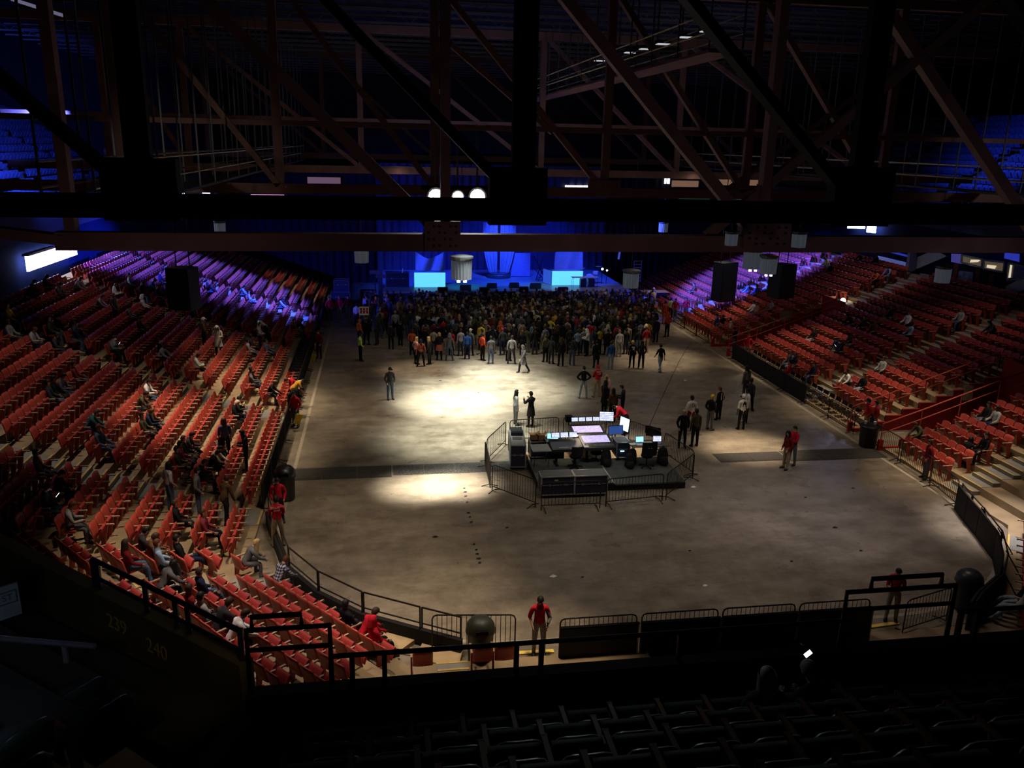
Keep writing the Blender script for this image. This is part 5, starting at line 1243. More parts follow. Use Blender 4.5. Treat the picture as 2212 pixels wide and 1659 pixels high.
for (x,y) in pts[nind:]:
    k=random.choice(list(lite)); a=random.gauss(0,.35); s=random.uniform(.93,1.04); c,sn=math.cos(a)*s,math.sin(a)*s
    Rm=np.array([[c,-sn,0],[sn,c,0],[0,0,s]])
    top=CL[random.choice(wts)]; bot=CL[random.choice(['black','denim','navy'])]; hr=HAIR[random.choice(['black','brown','brown','blonde','black'])]; sk=random.choice(SKIN); lg=random.random()<.35
    if random.random()<.25: hr=CL[random.choice(['black','grey','cream','yellow','white','navy'])]
    for (v,f),n in lite[k]:
        if n=='hair_long' and not lg or n=='hair_short' and lg: continue
        m=ci[{'body':sk,'shirt':top,'trousers':bot}.get(n,hr)]
        V.append(v@Rm.T+np.array([x,y,0.])); Fc+=[tuple(i+off for i in q) for q in f]; MI+=[m]*len(f); off+=len(v)
me=bpy.data.meshes.new('crowd'); me.from_pydata(np.concatenate(V).tolist(),[],Fc)
for m in crowdm: me.materials.append(m)
me.polygons.foreach_set('material_index',MI); me.polygons.foreach_set('use_smooth',[True]*len(Fc)); me.update()
o=bpy.data.objects.new('crowd',me); COL.objects.link(o); tag(o,'dense dark crowd packed together in front of the stage','crowd',kind='stuff')
# ---------------------------------------------------------------- barricades
barr=mat('barricade_steel',(.03,.026,.025),.45,.5)
def barricade(a,b,label,hgt=1.1,cover=None,group=None,bm=None,feet=True):
    a=Vector((a[0],a[1],0));b=Vector((b[0],b[1],0)); c=(a+b)/2; d=b-a; L=d.length-.08; rz=math.atan2(d.y,d.x); bm=bm or barr
    t=tag(empty('crowd_barricade',c,rz),label,'barricade',group) if not group else tagu(empty('crowd_barricade',c,rz),label,'barricade',group)
    h=L/2; r=.12
    pts=[(-h,0,.0),(-h,0,hgt-r),(-h+r*.3,0,hgt-r*.3),(-h+r,0,hgt),(h-r,0,hgt),(h-r*.3,0,hgt-r*.3),(h,0,hgt-r),(h,0,.0)]
    fr=MB().tube(pts,.021,6); fr.tube([(-h,0,.2),(h,0,.2)],.018,6); fr.build('frame',bm,t)
    n=max(3,int(L/.125)); ba=MB()
    for i in range(1,n): x=-h+L*i/n; ba.tube([(x,0,.2),(x,0,hgt)],.009,4)
    ba.build('bars',bm,t)
    if feet:
        for s in (-1,1): MB().tube([(s*(h-.12),-.33,.02),(s*(h-.12),0,.09),(s*(h-.12),.33,.02)],.02,5).build('foot',bm,t)
    if cover: MB().box((0,.03,hgt*.5),(L,.02,hgt*.92)).build('mesh_cover',cover,t)
    return t
mix=[((3.98,29.95),(4.06,32.3),'barricade closing the left side of the mixing area, seen almost end-on'),((4.15,32.5),(5.3,34.75),'barricade at the back left corner of the mixing area, slanted'),((5.45,34.85),(7.8,35.1),'barricade behind the mixing area, left one, person with phone leaning there'),((7.95,35.1),(10.3,34.95),'barricade behind the mixing area, right one, behind the large console'),((4.0,29.7),(5.45,27.95),'barricade at the front left corner of the mixing area, slanted'),((5.55,27.7),(7.85,27.68),'barricade right in front of the two big road cases'),((8.03,27.78),(10.4,28.1),'barricade at the front right of the mixing area, before the deck edge'),((10.5,28.1),(12.35,30.1),'barricade at the front right corner of the mixing area, slanted'),((10.85,34.4),(11.85,32.8),'barricade at the back right of the mixing area behind the laptops'),((11.95,32.7),(12.4,30.25),'barricade on the right side of the mixing area')]
for a,b,l in mix: barricade(a,b,l)
meshc=mat('black_mesh_cover',(.007,.007,.008),.8)
n=16
for i in range(n):
    y=28.6+i*2.42; barricade((-4.42,y),(-4.42,y+2.4),'black covered barricade on the left floor edge, %s from the near bend'%ordw(i+1),1.1,meshc,'covered barricades along the left floor edge')
for i in range(8):
    y=34.6+i*2.42; 
    if 48.9<y<52: continue
    barricade((22.05,y),(22.05,y+2.4),'dark barricade along the right floor edge, %s beyond the trash barrel'%ordw(i+1),1.05,meshc if i>1 else None,'barricades along the right floor edge')
for i in range(3):
    y=53.2+i*2.42; barricade((22.1,y),(22.1,y+2.4),'dark barricade beyond the far red passage, %s from the passage'%ordw(i+1),1.0,None,'barricades beyond the far red passage')
for i,(a,b) in enumerate([((22.0,33.1),(22.05,31.0)),((22.05,30.9),(21.9,28.6)),((21.75,28.4),(21.4,26.3))]):
    barricade(a,b,'barricade before the nearest right block, %s from the trash barrel'%ordw(i+1),1.1,None,'barricades before the nearest right block')
barricade((22.2,33.3),(23.0,34.9),'barricade across the mouth of the near red passage')
# near wall: four black dasher panels with barricades behind
xs=[4.3,6.5,8.75,10.95,13.15]
for i in range(4):
    a=xs[i]+.03;b=xs[i+1]-.03
    barricade((a,18.62),(b,18.62),'barricade top showing above the black near wall panels, %s from left'%ordw(i+1),1.16,None,'barricades behind the near wall panels')
    t=thing('dasher_panel','black dasher panel of the near wall, %s from left'%ordw(i+1),'barrier panel',((a+b)/2,18.5,0),0,'black panels of the near wall')
    MB().box((0,0,.48),(b-a,.06,.96)).build('panel',mat('dasher_black',(.012,.012,.014),.6),t); MB().box((0,-.01,.975),(b-a,.1,.035)).build('cap',blk,t)
    MB().box(((b-a)/2-.03,-.06,.5),(.03,.03,.95)).build('edge_strip',mat('pale_strip',(.45,.45,.42),.5),t)
barricade((1.05,19.3),(3.3,19.05),'barricade standing open by the near gate, behind the domed bin')
barricade((14.1,18.5),(15.9,19.05),'barricade standing open by the right near gate')
for (q0,q1,l) in (((1092,1414),(1196,1408),'yellow threshold plate on the floor at the near gate'),((1868,1357),(1940,1347),'yellow threshold plate on the floor at the right near gate')):
    a=G(*q0);b=G(*q1); tag(MB().bar(a+Vector((0,0,.02)),b+Vector((0,0,.02)),.13,.04).build('threshold_plate',mat('threshold_yellow',(.85,.6,.12),.6)),l,'threshold')
# thin framed rink railing with black skirting round the left near corner
skirt=mat('black_skirting',(.01,.01,.01),.8,scale=20)
rp=[(-4.1,27.6),(-3.71,26.09),(-3.01,23.6),(-2.02,22.0),(-.73,20.68),(.82,19.72),(1.85,19.1)]
for i in range(len(rp)-1):
    a=Vector((*rp[i],0));b=Vector((*rp[i+1],0)); c=(a+b)/2; d=b-a; L=d.length-.06; rz=math.atan2(d.y,d.x)
    t=thing('rink_railing','thin dark rink railing with black skirting, %s from the left bend to the near gate'%ordw(i+1),'railing',c,rz,'rink railings round the left near corner')
    f=MB()
    for x in (-L/2,L/2): f.bar((x,0,0),(x,0,1.1),.035,.035)
    f.bar((-L/2,0,1.1),(L/2,0,1.1),.035,.035).bar((-L/2,0,.62),(L/2,0,.62),.03,.03); f.build('frame',barr,t)
    MB().box((0,-.05,.24),(L+.1,.14,.48)).build('skirting',skirt,t)
rp=[(21.3,26.2),(20.9,25.1),(20.55,24.0),(19.9,22.3),(18.95,20.85),(17.9,19.75),(16.6,18.9),(16.0,18.4)]
for i in range(len(rp)-1):
    a=Vector((*rp[i],0));b=Vector((*rp[i+1],0)); c=(a+b)/2; d=b-a; L=d.length-.04; rz=math.atan2(d.y,d.x)
    t=thing('corner_barrier','solid black barrier panel of the right near corner, %s from the seats'%ordw(i+1),'barrier panel',c,rz,'solid black panels of the right near corner')
    MB().box((0,0,.5),(L,.06,1.0)).build('panel',meshc,t)
    f=MB(); 
    for x in (-L/2+.03,L/2-.03): f.bar((x,.12,0),(x,.12,1.08),.04,.04)
    f.bar((-L/2,.12,1.05),(L/2,.12,1.05),.035,.035); f.build('frame',barr,t)
    if 0<i<5: MB().bar((L*.3,.1,1.0),(L*.3,.75,.02),.035,.035).build('brace',barr,t)
# domed bins and the trash barrel
binm=mat('bin_black',(.012,.012,.013),.4,spec=.5)
def domebin(label,x,y,s=1.,m=binm,lid=None):
    t=thing('domed_bin',label,'trash bin',(x,y,0))
    MB().lathe([(.27*s,0),(.30*s,.02),(.33*s,.8*s),(.35*s,.84*s)],18).build('barrel',m,t,True)
    MB().lathe([(.37*s,.84*s),(.37*s,.9*s),(.34*s,1.05*s),(.24*s,1.17*s),(.1*s,1.22*s)],18).build('dome_lid',lid or m,t,True)
    MB().box((0,-.33*s,.98*s),(.3*s,.06,.16*s),rot=(.35,0,0)).build('flap',blk,t)
domebin('black domed bin beside the left floor edge, next to the mat strip',-3.75,29.7,1.1)
domebin('dark domed bin beside the open barricade at the near gate',2.3,18.75,1.05,mat('bin_green',(.03,.035,.025),.45))
domebin('dark domed bin with blue sheen inside the right near corner',16.85,19.6,1.05,mat('bin_blue',(.03,.035,.045),.35))
t=thing('trash_barrel','large round black trash barrel with cups on top, right floor edge','trash bin',(21.75,32.95,0))
MB().lathe([(.33,.0),(.36,.03),(.42,.95),(.46,.98),(.46,1.04)],20).build('barrel',binm,t,True); MB().lathe([(.43,1.0),(.4,1.05),(.1,1.1)],20).build('trash_liner',blkfab,t)
for x,y in ((-.2,.05),(.18,-.08)):
    tag(MB().lathe([(.05,0),(.065,.14)],10).build('paper_cup',paper,loc=(21.75+x,32.95+y,1.08)),'pale paper cup on the trash barrel, %s one'%('left' if x<0 else 'right'),'cup')
# ADA plywood platform by the near left corner
tag(MB().prism([(-1.15,20.25),(-.56,20.79),(.85,19.93),(.29,19.3),(-.2,19.5)],.0,.14).build('plywood_platform',mat('plywood',(.5,.36,.2),.7,scale=3)),'bare plywood platform in front of the first corner seats','platform')
tag(MB().prism([(.9,19.75),(1.9,19.2),(1.7,18.4),(.6,18.9)],.0,.1).build('plywood_platform',MATS['plywood']),'plywood platform before the passage seats by the near gate','platform')
# ---------------------------------------------------------------- folding chairs at the foot of both stands
def fchair(label,p,rz,grp):
    t=thing('folding_chair',label,'chair',p,rz,grp)
    for n,me in FCH: 
        o=bpy.data.objects.new(n,me); COL.objects.link(o); o.parent=t
chm=mat('chair_black',(.015,.014,.018),.35,.3,spec=.6)
lg=MB()
for s in (-.21,.21): lg.tube([(s,.22,0),(s,-.05,.45),(s,-.16,.82)],.012,5).tube([(s,-.2,0),(s,.16,.45)],.012,5)
FCH=[('legs',lg.mesh('legs',chm)),('seat',MB().box((0,.05,.45),(.42,.4,.03)).mesh('fseat',chm)),('backrest',MB().box((0,-.15,.72),(.42,.025,.2),rot=(.2,0,0)).mesh('fback',chm))]
for i in range(15): fchair('black folding chair along the left stand, %s from the near end'%ordw(i+1),(-4.98,45.2+i*.62,.1),-math.pi/2,'black folding chairs along the left stand')
for i in range(20):
    y=35.7+i*.62; fchair('black folding chair along the right stand, %s from the near end'%ordw(i+1),(22.7,y,.1),math.pi/2,'black folding chairs along the right stand')
# ---------------------------------------------------------------- mixing area
DZ=.3
t=thing('deck_platform','low grey deck platform of the mixing area, scuffed, with black skirt','platform',(0,0,0))
MB().box((7.3,30.65,DZ-.03),(2.95,2.75,.06)).build('deck_panel',deckm,t); MB().box((10.22,30.5,DZ-.03),(2.85,2.75,.06)).build('deck_panel',deckm,t)
MB().box((8.78,30.6,DZ+.002),(.03,2.75,.012)).build('seam_strip',mat('pale_yellow_strip',(.5,.45,.25),.6),t)
k=MB()
for a,b in (((5.83,29.28),(11.65,29.15)),((5.83,29.28),(5.83,32)),((11.65,29.15),(11.65,31.9))): 
    a=Vector((*a,.14));b=Vector((*b,.14)); k.bar(a,b,.03,.26)
k.build('skirt',blkfab,t)
struct('floor_mix_ply',MB().box((8.7,32.9,.01),(5.4,1.6,.02)),mat('warm_ply',(.5,.33,.18),.6))
def roadcase(label,c,size,rz,wheels=True,lid=True,parts=None,topm=None,edge=alu,m=case,zb=0.):
    w,d,h=size; t=thing('road_case',label,'road case',(c[0],c[1],zb),rz); z0=.13 if wheels else 0
    MB().box((0,0,z0+(h-z0)/2),(w-.03,d-.03,h-z0-.02)).build('body',m,t)
    e=MB()
    for x in (-w/2,w/2):
        for y in (-d/2,d/2): e.box((x,y,(h+z0)/2),(.04,.04,h-z0))
    for z in (z0+.02,h):
        for y in (-d/2,d/2): e.box((0,y,z),(w,.04,.035))
        for x in (-w/2,w/2): e.box((x,0,z),(.04,d,.035))
    if lid:
        e.box((0,-d/2-.005,h*.62),(w,.012,.02))
    e.build('edges',edge,t)
    if topm: MB().box((0,0,h),(w-.06,d-.06,.02)).build('top_panel',topm,t)
    if wheels:
        for x in (-w/2+.1,w/2-.1):
            for y in (-d/2+.1,d/2-.1): MB().lathe([(.055,-.02),(.055,.02)],10,(x,y,.06),axis=Matrix.Rotation(R(90),3,'X')).build('caster',iron,t)
    lt=MB()
    for x in (-w*.25,w*.25): lt.box((x,-d/2-.01,h*.62),(.1,.02,.09))
    lt.build('latches',steel,t)
    return t
gtop=mat('grey_case_top',(.3,.31,.3),.5)
roadcase('big navy road case in front of the deck, left of the pair',(6.42,29.02),(1.27,.62,.88),0,topm=mat('worn_top',(.12,.12,.12),.6))
roadcase('big navy road case in front of the deck, right of the pair',(7.71,29.0),(1.27,.62,.88),0,topm=MATS['worn_top'])
tag(MB().box((0,0,.02),(.14,.01,.05)).build('case_label',mat('label_tan',(.45,.38,.22),.7),loc=(6.35,28.69,.73)),'small tan label stuck on the left big road case','label')
c=roadcase('tall navy flight case with sloped console top at left of the mixing area',(5.45,32.6),(.62,1.9,1.08),R(-6),topm=gtop)
MB().box((0,.55,1.17),(.5,.62,.16),rot=(.06,0,0)).build('raised_lid',case,c); MB().box((0,.55,1.26),(.4,.5,.015),rot=(.06,0,0)).build('lid_window',mat('lid_dark',(.04,.045,.045),.3),c); MB().box((0,-.1,1.1),(.4,.28,.03)).build('panel_insert',mat('insert_grey',(.1,.1,.1),.5),c)
roadcase('dark equipment case with brown boxes on it, behind the folding table',(6.4,33.0),(.66,.6,.82),0)
for i,(x,y,w) in enumerate([(6.25,33.05,.3),(6.55,32.98,.26)]):
    b=thing('cardboard_box','open brown cardboard box on the dark equipment case, %s one'%('left' if i==0 else 'right'),'box',(x,y,.84))
    MB().box((0,0,.12),(w,.3,.24)).build('body',mat('cardboard',(.32,.17,.08),.8),b); MB().box((-w/2-.05,0,.27),(.14,.28,.01),rot=(0,.6,0)).build('flap',MATS['cardboard'],b); MB().box((w/2+.04,0,.28),(.14,.28,.01),rot=(0,-.8,0)).build('flap',MATS['cardboard'],b)
def table(label,x0,x1,y0,y1,z,m,zb=DZ):
    t=thing('folding_table',label,'table',((x0+x1)/2,(y0+y1)/2,zb)); w=x1-x0;d=y1-y0
    MB().box((0,0,z-.02),(w,d,.04)).build('tabletop',m,t)
    for sx in (-1,1):
        for sy in (-1,1): MB().tube([(sx*(w/2-.08),sy*(d/2-.08),0),(sx*(w/2-.1),sy*(d/2-.08),z-.03)],.014,5).build('leg',iron,t)
    return t
table('grey folding table at the left of the mixing deck, empty top',5.85,6.62,31.05,31.85,.75,gtop)
table('dark folding table at the right of the mixing deck under the laptops',10.05,11.65,31.15,31.95,.75,mat('table_dark',(.14,.11,.09),.5))
# consoles
def scr(name,col,s,sc=9.):
    m=emis(name,col,s); nt=m.node_tree; b=nt.nodes['Principled BSDF']; tc=nt.nodes.new('ShaderNodeTexCoord'); v=nt.nodes.new('ShaderNodeTexBrick'); v.inputs['Scale'].default_value=sc; v.inputs['Color1'].default_value=(*col,1); v.inputs['Color2'].default_value=(col[0]*.55,col[1]*.5,col[2]*.9,1); v.inputs['Mortar'].default_value=(.08,.07,.12,1); v.inputs['Mortar Size'].default_value=.03
    nt.links.new(tc.outputs['Object'],v.inputs['Vector']); nt.links.new(v.outputs['Color'],b.inputs['Emission Color']); return m
bluew=scr('screen_white',(.75,.88,1.),1.7,16.); violet=scr('screen_violet',(.8,.7,1.),1.5); cyan=emis('screen_cyan',(.3,.65,.85),1.6); strongw=emis('lamp_white',(1.,.97,.9),5.)
def console(label,x0,x1,y0,y1,z,surface,screens,zb,legs=True,scz=.34):
    cx,cy=(x0+x1)/2,(y0+y1)/2;w=x1-x0;d=y1-y0
    t=thing('mixing_console',label,'console',(cx,cy,zb))
    MB().add([(-w/2,-d/2,z-.12),(w/2,-d/2,z-.12),(w/2,d/2,z-.12),(-w/2,d/2,z-.12),(-w/2,-d/2,z),(w/2,-d/2,z),(w/2,d/2,z+.16),(-w/2,d/2,z+.16)],[(0,3,2,1),(4,5,6,7),(0,1,5,4),(1,2,6,5),(2,3,7,6),(3,0,4,7)]).build('body',mat('console_black',(.02,.02,.022),.4),t)
    a=math.atan2(.16,d)
    if surface: MB().box((0,d*.12,z+.1),(w*.84,d*.5,.01),rot=(a,0,0)).build('control_surface',surface,t)
    kn=MB()
    for i in range(int(w/.07)):
        for j in range(3): kn.box((-w*.42+i*.068,-d*.36+j*.06,z+.025+.01*j),(.02,.035,.02))
    kn.build('faders',mat('fader_grey',(.3,.3,.3),.4),t)
    n=screens
    for i in range(n):
        sw=w*.86/n; x=-w*.43+sw*(i+.5)
        sc=MB().box((x,d*.45,z+scz),(sw*.94,.05,sw*.62),rot=(-.35,0,0)).build('monitor',blk,t); MB().box((x,d*.45-.03,z+scz+.008),(sw*.86,.006,sw*.52),rot=(-.35,0,0)).build('screen',bluew,sc)
    if legs:
        for sx in (-1,1):
            MB().bar((sx*w*.3,0,z-.12),(sx*w*.3,0,.04),.1,.1).build('leg',iron,t); MB().box((sx*w*.3,0,.03),(.1,.6,.05)).build('foot',iron,t)
    return t
console('lighting desk with three glowing screens, left front of the mixing area',6.65,7.95,31.05,31.9,.78,None,3,DZ)
console('sound desk with glowing violet-white panel, front middle of the mixing area',8.0,9.32,31.1,32.4,.78,violet,0,DZ)
console('large raised console with four screens at the back of the mixing area',7.95,9.45,32.7,34.0,.95,scr('screen_pale_violet',(.95,.8,1.),1.5,12.),4,0.,True,.42)
t=thing('desk_lamp','small blazing desk lamp at the right end of the lighting desk','lamp',(7.72,31.5,1.08))
MB().tube([(0,.2,0),(0,.25,.3),(0,.1,.42)],.01,5).build('gooseneck',iron,t); MB().box((0,.06,.4),(.16,.08,.04)).build('lamp_head',strongw,t)
MB().box((7.72,31.3,0),(0.001,.001,.001))
def laptop(label,p,rz,sc,w=.36):
    t=thing('laptop',label,'laptop',p,rz); MB().box((0,-.1,.01),(w,.25,.02)).build('keyboard_base',mat('laptop_dark',(.05,.05,.055),.4),t)
    l=MB().box((0,.07,.14),(w,.015,.25),rot=(-.25,0,0)).build('lid',MATS['laptop_dark'],t); MB().box((0,.058,.14),(w*.93,.004,.225),rot=(-.25,0,0)).build('screen',sc,l)
laptop('laptop with pale blue screen on the right table, left of two',(10.5,31.6,DZ+.75),R(4),cyan); laptop('laptop with white screen on the right table, right of two',(11.25,31.6,DZ+.75),R(-8),bluew)
laptop('laptop with pale blue screen on a case behind the lighting desk',(6.98,32.6,.95),R(-12),cyan,.5)
roadcase('dark case under the angled laptop behind the lighting desk',(7.05,32.6),(.75,.5,.95),0)
roadcase('rack case right of the sound desk with gear on top',(9.8,31.95),(.55,.7,.78),0,zb=DZ,topm=mat('gear_grey',(.12,.12,.12),.5,scale=18,var=.7))
rk=MB(); rk.box((0,0,0),(.16,.02,.04)); o=tag(rk.build('indicator_light',emis('led_multi',(.3,.8,.9),4.),loc=(9.75,31.57,.72)),'small bright cyan indicator lights on the rack front','light')
def monitor(label,p,rz,w,h,m,tilt=-.1,stand=.3):
    t=thing('monitor',label,'monitor',p,rz); f=MB().box((0,0,0),(w,.04,h),rot=(tilt,0,0)).build('housing',blk,t); MB().box((0,-.024,.0),(w*.95,.006,h*.93),rot=(tilt,0,0)).build('screen',m,f); MB().bar((0,.03,-h/2-stand),(0,.03,0),.04,.04).build('stand',iron,t)
monitor('white glowing monitor raised on an arm above the large console',(9.45,33.2,1.72),R(-12),.62,.42,bluew,-.2,.8)
monitor('monitor with dark blue screen right of the sound desk',(9.7,32.55,1.32),R(5),.66,.38,emis('screen_blue',(.03,.08,.3),.8),-.1,.3)
monitor('monitor glowing pale, turned sideways behind the rack',(10.15,32.75,1.5),R(-65),.6,.6,emis('screen_pale',(.6,.8,.9),1.6),-.1,.5)
for i,(x,y,r,w) in enumerate([(10.15,31.45,.3,.3),(10.42,31.35,-.1,.3),(10.8,31.55,.1,.42),(7.15,31.3,.0,.4),(8.1,31.25,.1,.2)]):
    z=DZ+.756 if x>9.5 else DZ+.79
    o=MB().box((0,0,0),(w,.22,.004)).build('paper_sheet',paper,loc=(x,y,z+.02)); o.rotation_euler=(0,0,r); tagu(o,'loose white sheet of paper on the mixing desks, %s from right'%ordw([3,2,1,5,4][i]),'paper','sheets on the mixing desks')
def officechair(label,p,rz,big=False):
    t=thing('office_chair',label,'chair',p,rz)
    MB().lathe([(.22,.46),(.25,.5),(.24,.55),(.1,.56)],14).build('seat',blkfab,t)
    bw=.46 if not big else .62
    MB().grid(lambda u,v:((u-.5)*bw,-.22-.05*math.sin(math.pi*u)-.06*v,.6+v*(.42 if not big else .6)),6,4).grid(lambda u,v:((u-.5)*bw,-.27-.05*math.sin(math.pi*u)-.06*v,.6+v*(.42 if not big else .6)),6,4).build('backrest',blkfab,t)
    MB().tube([(0,0,.1),(0,0,.47)],.03,8).build('gas_lift',iron,t); MB().bar((0,-.1,.5),(0,-.25,.75),.06,.03).build('back_bar',iron,t)
    b=MB()
    for i in range(5):
        a=2*math.pi*i/5; b.bar((0,0,.12),(.3*math.cos(a),.3*math.sin(a),.07),.05,.04)
    b.build('star_base',iron,t)
    for i in range(5):
        a=2*math.pi*i/5; MB().lathe([(.03,-.02),(.03,.02)],8,(.3*math.cos(a),.3*math.sin(a),.032),axis=Matrix.Rotation(R(90),3,'X')).build('caster',iron,t)
officechair('black office chair on the deck behind the lighting desk',(7.6,30.95,DZ),R(0))
officechair('large black office chair with tag on the deck at right',(10.55,30.75,DZ),R(0),True)
tag(MB().box((0,0,0),(.14,.006,.1)).build('chair_tag',paper,loc=(10.55,30.40,DZ+1.0)),'pale paper tag on the back of the large office chair','label')
officechair('dark office chair half hidden under the sound desk',(8.75,32.0,.02),R(180))
def backpack(label,p,s,rz=0):
    t=thing('backpack',label,'bag',p,rz)
    MB().lathe([(.15*s,0),(.2*s,.04),(.2*s,.28*s),(.16*s,.5*s),(.07*s,.6*s)],12,axis=Matrix.Scale(.68,3,Vector((0,1,0)))).build('body',blkfab,t,True); MB().lathe([(.13*s,0),(.16*s,.1),(.12*s,.28*s)],10,(0,-.18*s,.02)).build('front_pocket',blkfab,t,True); MB().tube([(-.05,0,.56*s),(0,0,.66*s),(.05,0,.56*s)],.012,5).build('handle',blk,t)
backpack('black backpack on the deck under the sound desk',(8.95,31.2,DZ),1.15); backpack('black backpack on the deck at the far right table end',(11.35,31.1,DZ),1.2); backpack('black bag with pale logo patch on the deck by the rack',(9.85,30.85,DZ),1.0); backpack('black bag leaning against the rack on the deck',(10.12,31.35,DZ),1.0)
for i,(x,y) in enumerate([(6.75,31.5),(6.95,31.45)]): pass
t=thing('monitor_speaker','small black monitor speaker on top of the large console','loudspeaker',(8.0,34.15,0)); MB().box((0,0,1.35),(.3,.28,.26)).build('cabinet',blk,t); MB().bar((0,0,0),(0,0,1.25),.05,.05).build('stand',iron,t)
t=thing('hanging_jacket','dark jacket hung over the right back barricade of the mixing area','jacket',(11.6,33.2,0)); MB().grid(lambda u,v:(.35*(u-.5)+.2*(u-.5),.08*math.sin(6*u)-.35*(u-.5),1.15-.45*v),8,4).grid(lambda u,v:(.55*(u-.5),.1+.08*math.sin(6*u)-.35*(u-.5),1.15-.35*v),8,4).build('cloth',blkfab,t)
# ---------------------------------------------------------------- stage
SZ=1.3
stm=mat('stage_floor',(.25,.26,.3),.35,scale=1.5)
t=thing('stage','wide black-skirted concert stage lit in blue','stage',(0,0,0))
MB().box((10.3,72.95,SZ-.06),(20.6,11.9,.12)).build('stage_floor',stm,t); MB().box((10.3,67.05,SZ/2-.06),(20.6,.05,SZ-.12)).build('front_skirt',mat('skirt_blue_black',(.03,.03,.05),.8,scale=12),t)
bk=MB(); bk.grid(lambda u,v:(-.5+22*u,79.2+.14*math.sin(u*190),v*11),190,1)
tag(bk.build('backdrop_curtain',mat('backdrop_blue',(.05,.06,.12),.9,scale=.4)),'tall pleated backdrop curtain behind the stage, washed in blue','curtain')
for x0,x1,l in ((-21,-.6,'long dark navy drape behind the left stand end and road cases'),(21.6,40,'long dark navy drape behind the right stand end')):
    tag(MB().grid(lambda u,v:(x0+(x1-x0)*u,79.5+.12*math.sin(u*170),v*10.5),170,1).build('side_drape',mat('drape_navy',(.007,.008,.018),.9)),l,'curtain')
cyanb=mat('riser_painted_cyan',(.2,.5,.6),.5,emit=(.12,.62,.95),es=1.15,scale=.8,var=.35)  # cyan stage light on the riser panels is put in as emission
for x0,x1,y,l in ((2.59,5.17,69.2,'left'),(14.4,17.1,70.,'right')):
    t=thing('lit_riser','riser block with painted-on cyan-white light on the %s of the stage'%l,'riser',((x0+x1)/2,y,SZ))
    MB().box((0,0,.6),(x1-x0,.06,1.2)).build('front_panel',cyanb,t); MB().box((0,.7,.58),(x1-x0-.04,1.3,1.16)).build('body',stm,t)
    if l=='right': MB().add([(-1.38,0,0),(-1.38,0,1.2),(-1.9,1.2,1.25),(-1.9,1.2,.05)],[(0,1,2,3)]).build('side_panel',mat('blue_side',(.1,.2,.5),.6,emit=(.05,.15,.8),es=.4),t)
clothb=mat('blue_lit_cloth',(.30,.31,.4),.85)
def drapery(label,x0,x1,y,ztop,zbot,sag,pleats=7,amp=.08):
    t=MB().grid(lambda u,v:(x0+(x1-x0)*u+ (0),y+amp*math.sin(u*pleats*6.28+v*2),(ztop-sag*math.sin(math.pi*u))*(1-v)+zbot*v),36,8); return tag(t.build('draped_cloth',clothb,smooth=True),label,'cloth')
drapery('blue cloth sagging over gear above the left riser block',2.75,5.1,70.3,4.1,2.5,.55,1.7,.2)
drapery('blue cloth over tall gear above the right riser block',14.9,17.4,71.4,3.9,2.4,-.35,1.3,.2)
# centre: tall draped column in two leaves, dark gap between
for s,l in ((-1,'left'),(1,'right')):
    def cf(u,v,s=s):
        w=1.35*(1-.55*max(0,v-.35)**1.6*1.6); x=10.35+s*(.12+w*u); return (x,74.4+.09*math.sin(u*22)-.3*u*u,6.2*(1-v)+1.75*v)
    tag(MB().grid(cf,30,14).build('draped_cloth',clothb,smooth=True),'tall blue cloth curtain at stage centre, %s leaf'%l,'cloth')
t=thing('round_pedestal','round dark pedestal at the foot of the centre cloth','pedestal',(10.35,74.3,SZ)); MB().lathe([(1.1,0),(1.1,.2),(.9,.22),(.9,.42),(.3,.44)],24).build('steps',mat('pedestal_dark',(.06,.06,.08),.4),t); MB().tube([(1.0*math.cos(a),1.0*math.sin(a),.3) for a in [i*.2618 for i in range(24)]],.03,4,closed=True).build('trim_ring',steel,t)
tag(MB().box((0,0,0),(1.75,.1,2.1)).build('blue_screen',mat('blue_flat',(.25,.26,.45),.7),loc=(12.4,74.6,2.4)),'flat blue panel right of the centre cloth','panel')
for x,l in ((13.5,'left'),(14.2,'right')):
    t=thing('stage_ramp','sloping dark stage stair between centre and right block, %s one'%l,'stairs',(x,73,SZ)); s=1 if l=='left' else -1
    b=MB()
    for i in range(6): b.box((s*.12*i,.5-.2*i if s>0 else -.2*i,.9-.3*i*.5),(.1,.5,.06))
    b.build('treads',iron,t); MB().bar((-.1*s,.6,2.0),(s*.8,-.8,0.05),.05,.1).build('stringer',iron,t)
for i,(px,py,s) in enumerate([(1005,627,1),(1047,631,.8),(1062,622,.9),(1110,621,.9),(1131,629,.8),(1156,623,1.),(1214,631,.9),(956,631,.9)]):
    p=G(px,py,SZ); t=thing('stage_wedge','black wedge monitor on the stage front, %s in the row'%ordw([2,3,4,5,6,7,8,1][i]),'loudspeaker',p,0,'wedge monitors along the stage front')
    MB().add([(-.45*s,-.35,0),(.45*s,-.35,0),(.45*s,.3,0),(-.45*s,.3,0),(-.45*s,-.25,.5*s),(.45*s,-.25,.5*s),(.45*s,.25,.12),(-.45*s,.25,.12)],[(0,3,2,1),(4,5,6,7),(0,1,5,4),(1,2,6,5),(2,3,7,6),(3,0,4,7)]).build('cabinet',mat('wedge_black',(.02,.02,.025),.6),t); MB().box((0,.04,.33*s),(.8*s,.5,.02),rot=(-.62,0,0)).build('grille',blk,t)
